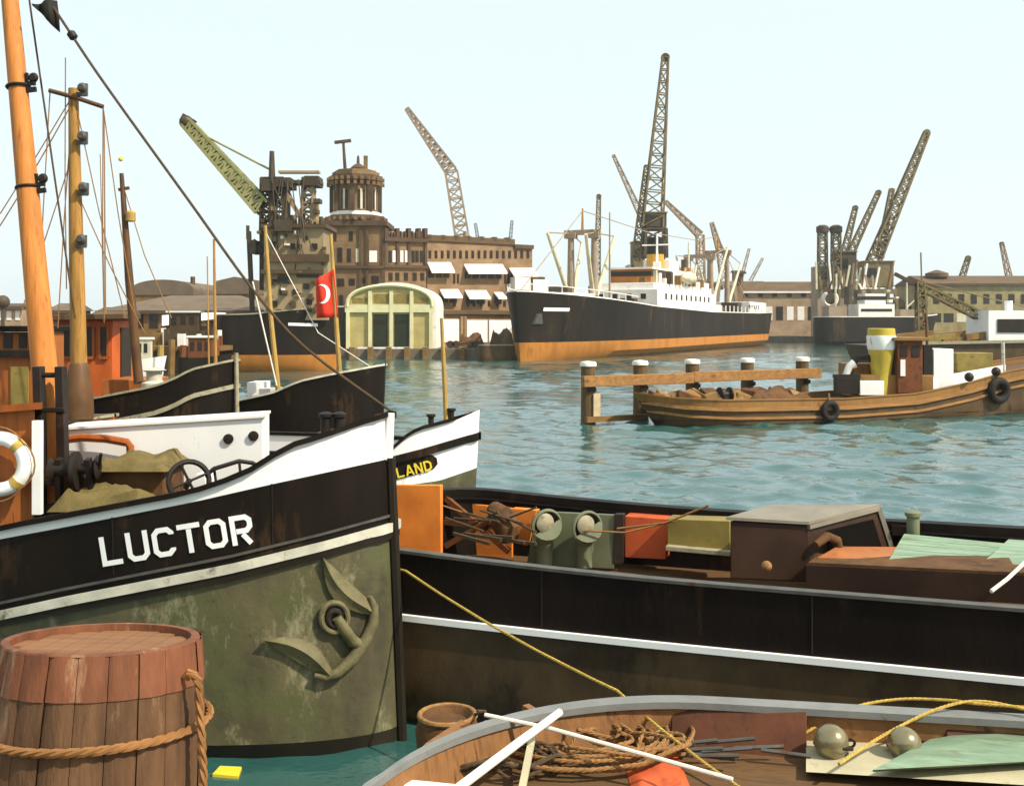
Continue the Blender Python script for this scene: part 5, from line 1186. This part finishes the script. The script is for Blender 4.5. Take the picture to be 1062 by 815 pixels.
for k in range(7):
    x = random.uniform(276,334); part('vent_pipe', 'crane_dark', E_, lambda m: (m.bar(P(x,234,YE+1), P(x,random.uniform(222,230),YE+1), .18)), True)
part('jib', 'crane_green', E_, lambda m: m.truss(P(273,216,YE+2.4), P(193,127,YE+2.4), 1.35, .8, 22, .24), True)
part('jib_head', 'crane_dark', E_, lambda m: (m.ball(P(193,127,YE+2.4), .6, 10), m.sq(P(189,122,YE+2.4), P(201,129,YE+2.4), .7)), True)
part('jib_stay', 'crane_green', E_, lambda m: m.bar(P(205,137,YE+2.4), P(280,176,YE+2.4), .09), True)

# ------------------------------------------------------------------ harbour cranes
def crane(label, Y, mat, foot, tip, w0, w1, house=None, portal=None, knee=None, aframe=None, head=True, cable=True, name='harbour_crane', dark='crane_dark', tower=None):
    """photo positions at depth Y: jib foot and tip, cab house box, portal (left, right, top), A-frame top"""
    k = Y/F
    gx = foot[0] if portal is None else (portal[0]+portal[1])/2
    t = thing(name, label, 'crane', (xat(gx,Y),Y,QG), 0, 'harbour cranes')
    n = max(6, int((Vector(foot)-Vector(tip)).length/ max(4, w0*(.6 if w0 > 10 else .85))))
    tk = min(.27*k/.16, .17*w0*k)
    if knee:
        part('mast', mat, t, lambda m: m.truss(P(*foot,Y), P(*knee,Y), w0*k, w0*k*.9, max(5,n//2), tk), True)
        part('jib', mat, t, lambda m: m.truss(P(*knee,Y), P(*tip,Y), w0*k*.85, w1*k, n, tk), True)
    else: part('jib', mat, t, lambda m: m.truss(P(*foot,Y), P(*tip,Y), w0*k, w1*k, n, tk), True)
    if head: part('jib_head', dark, t, lambda m: (m.lathe([(w1*k*.75,-.3),(w1*k*.75,.3)], P(*tip,Y), 12, (0,1,0)), m.sq(P(tip[0]-w1*.7,tip[1]-1,Y), P(tip[0]+w1*.7,tip[1]+1,Y), .5)), True)
    if house:
        x0,y0,x1,y1 = house
        hh = part('cab_house', dark, t, lambda m: m.box(xat(x0,Y), xat(x1,Y), Y-1.6, Y+2.4, zat(y1,Y), zat(y0,Y)), True, bevel=.06)
        part('window', 'glass', hh, lambda m: m.box(xat(x0+1.5,Y), xat((x0+x1)/2,Y), Y-1.68, Y-1.55, zat(lerp(y0,y1,.6),Y), zat(lerp(y0,y1,.25),Y)), True)
        part('roof', mat, hh, lambda m: m.box(xat(x0-.8,Y), xat(x1+.8,Y), Y-1.9, Y+2.7, zat(y0,Y)+.01, zat(y0,Y)+.2), True)
    if tower: part('tower', dark, t, lambda m: m.truss(P(tower[0],tower[1],Y), P(tower[0],tower[2],Y), tower[3]*k, tower[3]*k*.95, 3, .5), True)
    if aframe:
        part('back_frame', mat, t, lambda m: m.truss(P(*aframe[0],Y), P(*aframe[1],Y), aframe[2]*k, aframe[2]*k*.6, max(4,int(abs(aframe[0][1]-aframe[1][1])/7)), .24*k/.16), True)
        if cable: part('cable', mat, t, lambda m: m.bar(P(*aframe[1],Y), P(*tip,Y), .05*k/.16), True)
    if portal:
        x0,x1,yt = portal; zt = zat(yt,Y)
        part('portal_beam', mat, t, lambda m: (m.box(xat(x0,Y), xat(x1,Y), Y-2.2, Y-1.7, zt-1, zt), m.box(xat(x0,Y), xat(x1,Y), Y+2.2, Y+2.7, zt-1, zt), m.box(xat(x0,Y), xat(x1,Y), Y-1.7, Y+2.2, zt-.5, zt-.1)), True)
        for px in (x0,x1):
            for dy in (-2,2.4):
                part('leg', mat, t, lambda m: m.sq((xat(px,Y)+(.4 if px == x0 else -.4),Y+dy,zt-1), (xat(px,Y)+(-.5 if px == x0 else .5),Y+dy,QG), .6), True)
    return t
crane('pale distant crane with a kinked double link jib rising behind the brick warehouse', 265, 'crane_pale', (482,262), (422,113), 14, 4, knee=(468,178), portal=(468,496,275), head=False)
crane('short pale jib standing close to the warehouse roof, left of two', 250, 'crane_dark', (498,262), (493,232), 3.5, 2.5, portal=(490,504,275), head=False)
crane('short pale jib above the right end of the warehouse roof', 255, 'crane_dark', (528,262), (531,229), 3.5, 2.5, portal=(521,535,275), head=False)
crane('tallest harbour crane with a steep lattice jib right behind the cargo ship bridge', 182, 'crane_olive', (676,236), (690,60), 21, 6, house=(668,222,690,236), portal=(656,694,272), aframe=((659,272),(671,172),8), cable=False, tower=(679,268,238,22))
crane('slanting back crane with a thin jib leaning left behind the tallest crane', 215, 'crane_pale', (667,228), (636,161), 6, 2.5, portal=(650,676,275), house=(655,252,668,278), head=False, dark='crane_olive')
crane('kinked pale crane reaching left towards the tallest crane', 220, 'crane_pale', (727,300), (690,209), 8, 3, knee=(726,244), portal=(716,738,290), head=False)
crane('slim dark upright jib between the ship foremast and bridge', 200, 'crane_olive', (619,296), (621,204), 6.5, 3.5, portal=(611,628,296), head=True)
crane('pale kinked crane standing over the ship after mast', 225, 'crane_pale', (752,300), (738,231), 7, 3, knee=(747,262), portal=(742,762,292), head=False)
crane('small far pale jib leaning right, above the ship stern, left of two', 300, 'crane_pale', (768,292), (777,258), 3, 2, portal=(760,776,292), head=False)
crane('small far pale jib leaning right, above the ship stern, right of two', 305, 'crane_pale', (778,292), (791,268), 3, 2, portal=(776,790,292), head=False)
crane('large harbour crane on the right with a long jib reaching up to the right', 215, 'crane_olive', (903,278), (961,138), 12, 5, house=(893,272,924,298), portal=(890,927,300), aframe=((912,268),(925,196),6), cable=False, dark='crane_olive')
crane('second right hand crane with a medium jib beside the largest one', 225, 'crane_olive', (876,276), (911,200), 7, 4, house=(868,262,886,290), portal=(866,890,292))
crane('short right hand crane with a steep jib, left of the medium one', 232, 'crane_olive', (874,268), (887,216), 6, 4, portal=(864,884,290))
crane('small far crane with a stubby jib above the olive shed', 280, 'crane_olive', (997,290), (1004,268), 5, 4, portal=(988,1006,294))
crane('small far crane with a pale jib leaning left at the right edge', 270, 'crane_pale', (1047,290), (1039,253), 5, 3, portal=(1036,1056,292), head=True)
YK = 224
t = thing('twin_bucket_elevator', 'pair of dark headed elevator columns on the quay left of the right hand cranes', 'grain elevator', (xat(860,YK),YK,QG))
for x0, nm in ((853,0),(867,1)):
    cl_ = part('column', 'crane_olive', t, lambda m: m.truss(P(x0,300,YK), P(x0,240,YK), 1.7, 1.5, 9, .3), True)
    part('head', 'crane_dark', cl_, lambda m: m.lathe([(.8,-.9),(1.35,-.6),(1.35,.5),(.7,.9)], P(x0,238,YK), 10), True)
part('tie_beam', 'crane_dark', t, lambda m: m.sq(P(850,238,YK), P(870,238,YK), .5), True)
part('base_house', 'crane_pale', t, lambda m: m.box(xat(848,YK), xat(880,YK), YK, YK+5, QG, zat(276,YK)), True)
part('window', 'window_dark', t, lambda m: m.box(xat(852,YK), xat(860,YK), YK-.1, YK+.1, zat(290,YK), zat(282,YK)), True)
# ------------------------------------------------------------------ ship and sheds on the right
hr = Hull(24, 7, 7, 5, 6, rake=.25); YR = 205
t = thing('dark_coaster', 'dark hulled coaster with a cluttered white deck moored below the right hand cranes', 'ship', (xat(972,YR),YR,0), R(3)); RS = t
rz_ = lambda S: 5.1 if S > 5 else 5.1+.5*(1-S/5)
part('hull', 'ship_black', t, lambda m: hr.band(m, lambda S: -1, rz_, 4)); part('rail', 'white_far', t, lambda m: hr.rail(m, rz_, -.1, .05, .15)); part('deck', 'roof_brown', t, lambda m: hr.deck(m, lambda S: rz_(S)-.4))
part('bridge_house', 'white_far', t, lambda m: (m.box(-16.5,-9.5,-2.6,2.6,4.6,7.6), m.box(-15,-11,-2,2,7.6,9.6)))
part('windows', 'window_dark', t, lambda m: (m.box(-15.1,-10.9,-2.06,2.06,8.4,9.1), m.box(-16,-10,-2.66,2.66,6.2,6.7)))
part('mast', 'cream', t, lambda m: (m.bar((-6,0,5),(-6,0,12.5),.25,.12), m.bar((-6,0,7),(-1.5,0,11),.14), m.bar((-20,0,5),(-20,0,11),.2)))
part('deck_house', 'crane_pale', t, lambda m: (m.box(-8,-3,-1.8,1.8,4.6,6.6), m.box(-22,-18.5,-2,2,4.6,7.2)))
part('funnel', 'crane_dark', t, lambda m: m.lathe([(.8,7.6),(.75,11)], (-17.5,0,0), 14))
random.seed(23)
for k in range(40):
    x = random.uniform(845,926); y = random.uniform(268,312); w_ = random.uniform(2,7); h_ = random.uniform(1.5,6); dy = random.uniform(-7,-.2)
    part('fitting', random.choice(('crane_dark','white_far','crane_pale','crane_olive','timber_far','cream')), RS, lambda m: m.box(xat(x,212),xat(x+w_,212),212+dy,212+dy+1.5,zat(y+h_,212),zat(y,212)) if y > 296 else m.sq(P(x,300,212+dy),P(x+random.uniform(-5,5),y,212+dy),.32), True)
t = thing('cable_drum', 'round white rimmed cable drum standing on the quay below the elevator columns', 'cable drum', (xat(861,215),215,QG))
part('rim', 'white_far', t, lambda m: m.torus(P(861,310,214), 1.35, .38, (0,1,0), 24, 8), True); part('core', 'crane_dark', t, lambda m: m.lathe([(1.1,-.3),(1.1,.6)], P(861,310,214), 18, (0,1,0)), True)
part('stand', 'crane_pale', t, lambda m: (m.sq(P(856,318,214.2),(xat(855,214),214.2,QG),.5), m.sq(P(866,318,214.2),(xat(867,214),214.2,QG),.5)), True)
def shed(name, label, Y, px0, px1, py_eave, py_ridge, wall, roof, wins=(), trim=None, z0=QG, depth=14, cat='shed', hip=0):
    t = thing(name, label, cat, (xat((px0+px1)/2,Y),Y,z0))
    x0, x1, ze, zr = xat(px0,Y), xat(px1,Y), zat(py_eave,Y), zat(py_ridge,Y)
    part('wall', wall, t, lambda m: m.box(x0,x1,Y,Y+depth,z0,ze), True)
    part('roof', roof, t, lambda m: m.add([(x0-.4,Y-.5,ze),(x1+.4,Y-.5,ze),(x1+.4,Y+depth+.5,ze),(x0-.4,Y+depth+.5,ze),(x0-.4+hip,Y+depth/2,zr),(x1+.4-hip,Y+depth/2,zr)], [(0,1,5,4),(2,3,4,5),(1,2,5),(3,0,4),(3,2,1,0)]), True, smooth=False)
    part('eaves', trim or 'cornice', t, lambda m: m.box(x0-.5,x1+.5,Y-.62,Y-.08,ze-.45,ze-.02), True)
    for (a,b,c,d,mt) in wins: part('window' if mt == 'window_dark' else 'door', mt, t, lambda m: m.box(xat(a,Y),xat(b,Y),Y-.08,Y+.05,zat(d,Y),zat(c,Y)), True)
    return t
shed('pale_warehouse', 'pale brown warehouse behind the stern of the cargo ship', 245, 766, 862, 302, 291, 'pale_brick', 'roof_brown', [(772+k*11,779+k*11,318,332,'white_far' if k % 3 else 'window_dark') for k in range(8)]+[(771+k*15,776+k*15,304,308,'window_dark') for k in range(6)], 'white_far')
shed('brick_stack', 'narrow brown brick block with flat cap beside the pale warehouse', 236, 763, 771, 282, 280, 'warehouse_brick', 'cornice', [(765,768,290,296,'window_dark')], depth=4, cat='building')
shed('olive_warehouse', 'long olive brick warehouse at the right edge', 236, 962, 1100, 294, 284, 'olive_brick', 'roof_brown', [(968+k*13,974+k*13,305,315,'window_dark') for k in range(10)]+[(966+k*13,976+k*13,325,334,'cream' if k == 2 else 'window_dark') for k in range(5)], depth=20)
m_ = MB(True); m_.lathe([(2.6,zat(287,240)),(2.6,zat(283,240)),(1.4,zat(281,240)),(.4,zat(279.5,240))], (xat(977,240),243,0), 10); m_.build('roof_cupola', 'roof_brown', label='squat rounded cupola on the olive warehouse roof', cat='cupola')
shed('low_store', 'low yellowish store between the coaster and the olive warehouse', 246, 925, 1000, 318, 308, 'olive_brick', 'roof_brown', [(930+k*12,936+k*12,324,332,'window_dark') for k in range(5)])
# ------------------------------------------------------------------ left background
shed('long_roofed_shed', 'long low brown roofed quay shed on the left', 142, 104, 268, 322, 304, 'timber_far', 'roof', [(140+k*15,149+k*15,326,340,'window_dark') for k in range(8)], 'cornice', depth=24, hip=6)
t = thing('barrel_roofed_hall', 'hall with a rounded grey brown roof rising behind the long low shed', 'hall', (xat(168,172),172,QG))
part('wall', 'timber_far', t, lambda m: m.box(xat(137,172),xat(200,172),172,190,QG,zat(305,172)), True)
part('roof', 'roof', t, lambda m: arch(m, 136, 201, 306, 290, 302, 171.8, 19), True)
part('roof_vent', 'cornice', t, lambda m: m.bar(P(200,300,175), P(200,287,175), .4), True)
t = thing('far_gable_hall', 'far hall with a rising roof left of the grain elevator', 'hall', (xat(245,172),172,QG))
part('wall', 'timber_far', t, lambda m: m.box(xat(222,172),xat(268,172),172,188,QG,zat(305,172)), True); part('roof', 'roof', t, lambda m: m.prism([P(222,305,171.6),P(222,292,171.6),P(243,287,171.6),P(268,291,171.6),P(268,305,171.6)], (0,17,0)), True)
shed('grey_office', 'pale office block with a dark flat roof at the left edge', 150, -60, 22, 318, 314, 'pale_brick', 'cornice', [(-20+k*9,-15+k*9,322,332,'white_far') for k in range(5)], depth=10, cat='building')
m_ = MB(True); m_.ball(P(3,313,128), .8, 12); m_.lathe([(.25,QG),(.2,zat(318,128))], (xat(3,128),128,0), 8); m_.build('water_tank', 'crane_dark', label='small dark round tank on a stalk at the left edge', cat='tank')
shed('small_dark_house', 'small dark gabled house right of the orange mast', 146, 52, 70, 322, 314, 'elev_dark', 'roof', [(56,60,326,332,'white_far')], depth=8, cat='house')
shed('low_red_store', 'low reddish store with a brown roof left of the long shed', 139, 96, 135, 327, 318, 'warehouse_brick', 'roof_brown', [(103+k*8,107+k*8,329,335,'window_dark') for k in range(4)], depth=10)
# timber jetty
YJ = 84
t = thing('timber_jetty', 'timber jetty on brown piles between the tug and the grain elevator', 'jetty', (xat(185,YJ),YJ,0))
part('deck', 'timber_far', t, lambda m: m.box(xat(128,YJ),xat(228,YJ),YJ,YJ+5,zat(364,YJ),zat(359,YJ)), True)
random.seed(4)
for k in range(9):
    px = 132+k*11.5; part('pile', ('pole_yellow','timber_far','rust')[k % 3], t, lambda m: m.bar((xat(px,YJ),YJ-.2,-1),(xat(px,YJ)+.1,YJ-.2,zat(352+k%2*6,YJ)),.28,.25), True)
for k in range(4): part('pile', 'timber_far', t, lambda m: m.bar((xat(140+k*25,YJ),YJ+5,-1),(xat(140+k*25,YJ),YJ+5,zat(360,YJ)),.28), True)
random.seed(29)
for k in range(26):
    x = random.uniform(130,226); y = random.uniform(340,358); w_ = random.uniform(2,8); h_ = random.uniform(2,7)
    part('deck_load', random.choice(('white_far','crane_dark','rust','timber_far','white_far','elev_dark')), t, lambda m: m.box(xat(x,YJ),xat(x+w_,YJ),YJ+.3+k*.15,YJ+.3+k*.15+.5,zat(359,YJ)-.02,zat(y,YJ)), True)
def launch(label, Y, px0, px1, py_w, hz, hullm, cabm, roofm='white_far', ch=1.3):
    L_ = xat(px1,Y)-xat(px0,Y); t = thing('launch', label, 'launch', (xat(px1,Y),Y,0), 0, 'launches lying by the timber jetty'); hh = Hull(L_, L_*.3, L_*.4, L_*.15, hz, rake=.2)
    part('hull', hullm, t, lambda m: hh.band(m, lambda S: -.4, lambda S: hz+.3*max(0,1-S/2), 4)); part('deck', 'deck', t, lambda m: hh.deck(m, lambda S: hz-.1))
    c = part('cabin', cabm, t, lambda m: m.box(-L_*.8,-L_*.35,-L_*.1,L_*.1,hz-.2,hz+ch)); part('roof', roofm, c, lambda m: m.box(-L_*.84,-L_*.31,-L_*.13,L_*.13,hz+ch,hz+ch+.15))
    for k in range(3): part('window', 'window_dark', c, lambda m: m.box(-L_*(.76-k*.14),-L_*(.68-k*.14),-L_*.1-.03,-L_*.1+.02,hz+ch*.35,hz+ch*.8))
    return t
launch('white launch with a pale cabin lying left of the jetty head', 78, 128, 172, 0, 1.3, 'white_far', 'cream', ch=1.5)
launch('dark launch with a white roof lying at the right end of the jetty', 80, 186, 240, 0, 1.4, 'ship_black', 'rust', ch=1.5)
launch('grey launch with a wide white canopy behind the jetty', 92, 164, 230, 0, 3.3, 'crane_dark', 'tug_hull', ch=1.6)
t = thing('quay_hut', 'pale white roofed hut on the quay behind the jetty', 'hut', (xat(184,128),128,QG))
part('wall', 'elev_dark', t, lambda m: m.box(xat(166,128),xat(230,128),128.3,133,QG,zat(338,128)), True); part('roof', 'white_far', t, lambda m: m.prism([P(168,338,127.6),P(228,330,127.6),P(222,324,129),P(168,327,129)], (0,5,0)), True)
for px, y0, y1, Y, r_, mt, lab in ((222,248,392,70,.11,'mast_tan','slim tan pole left of the grain elevator, below the forestay'), (215,266,330,75,.06,'mast_tan','thinner short pole just left of the slim tan pole'), (108,120,330,60,.05,'rope_tan','hair thin mast between the tan mast and the tug mast')):
    m_ = MB(True); m_.bar((xat(px+2,Y),Y,-1), P(px,y0,Y), r_*1.2, r_*.7); m_.build('moored_mast', mt, label=lab, cat='pole')
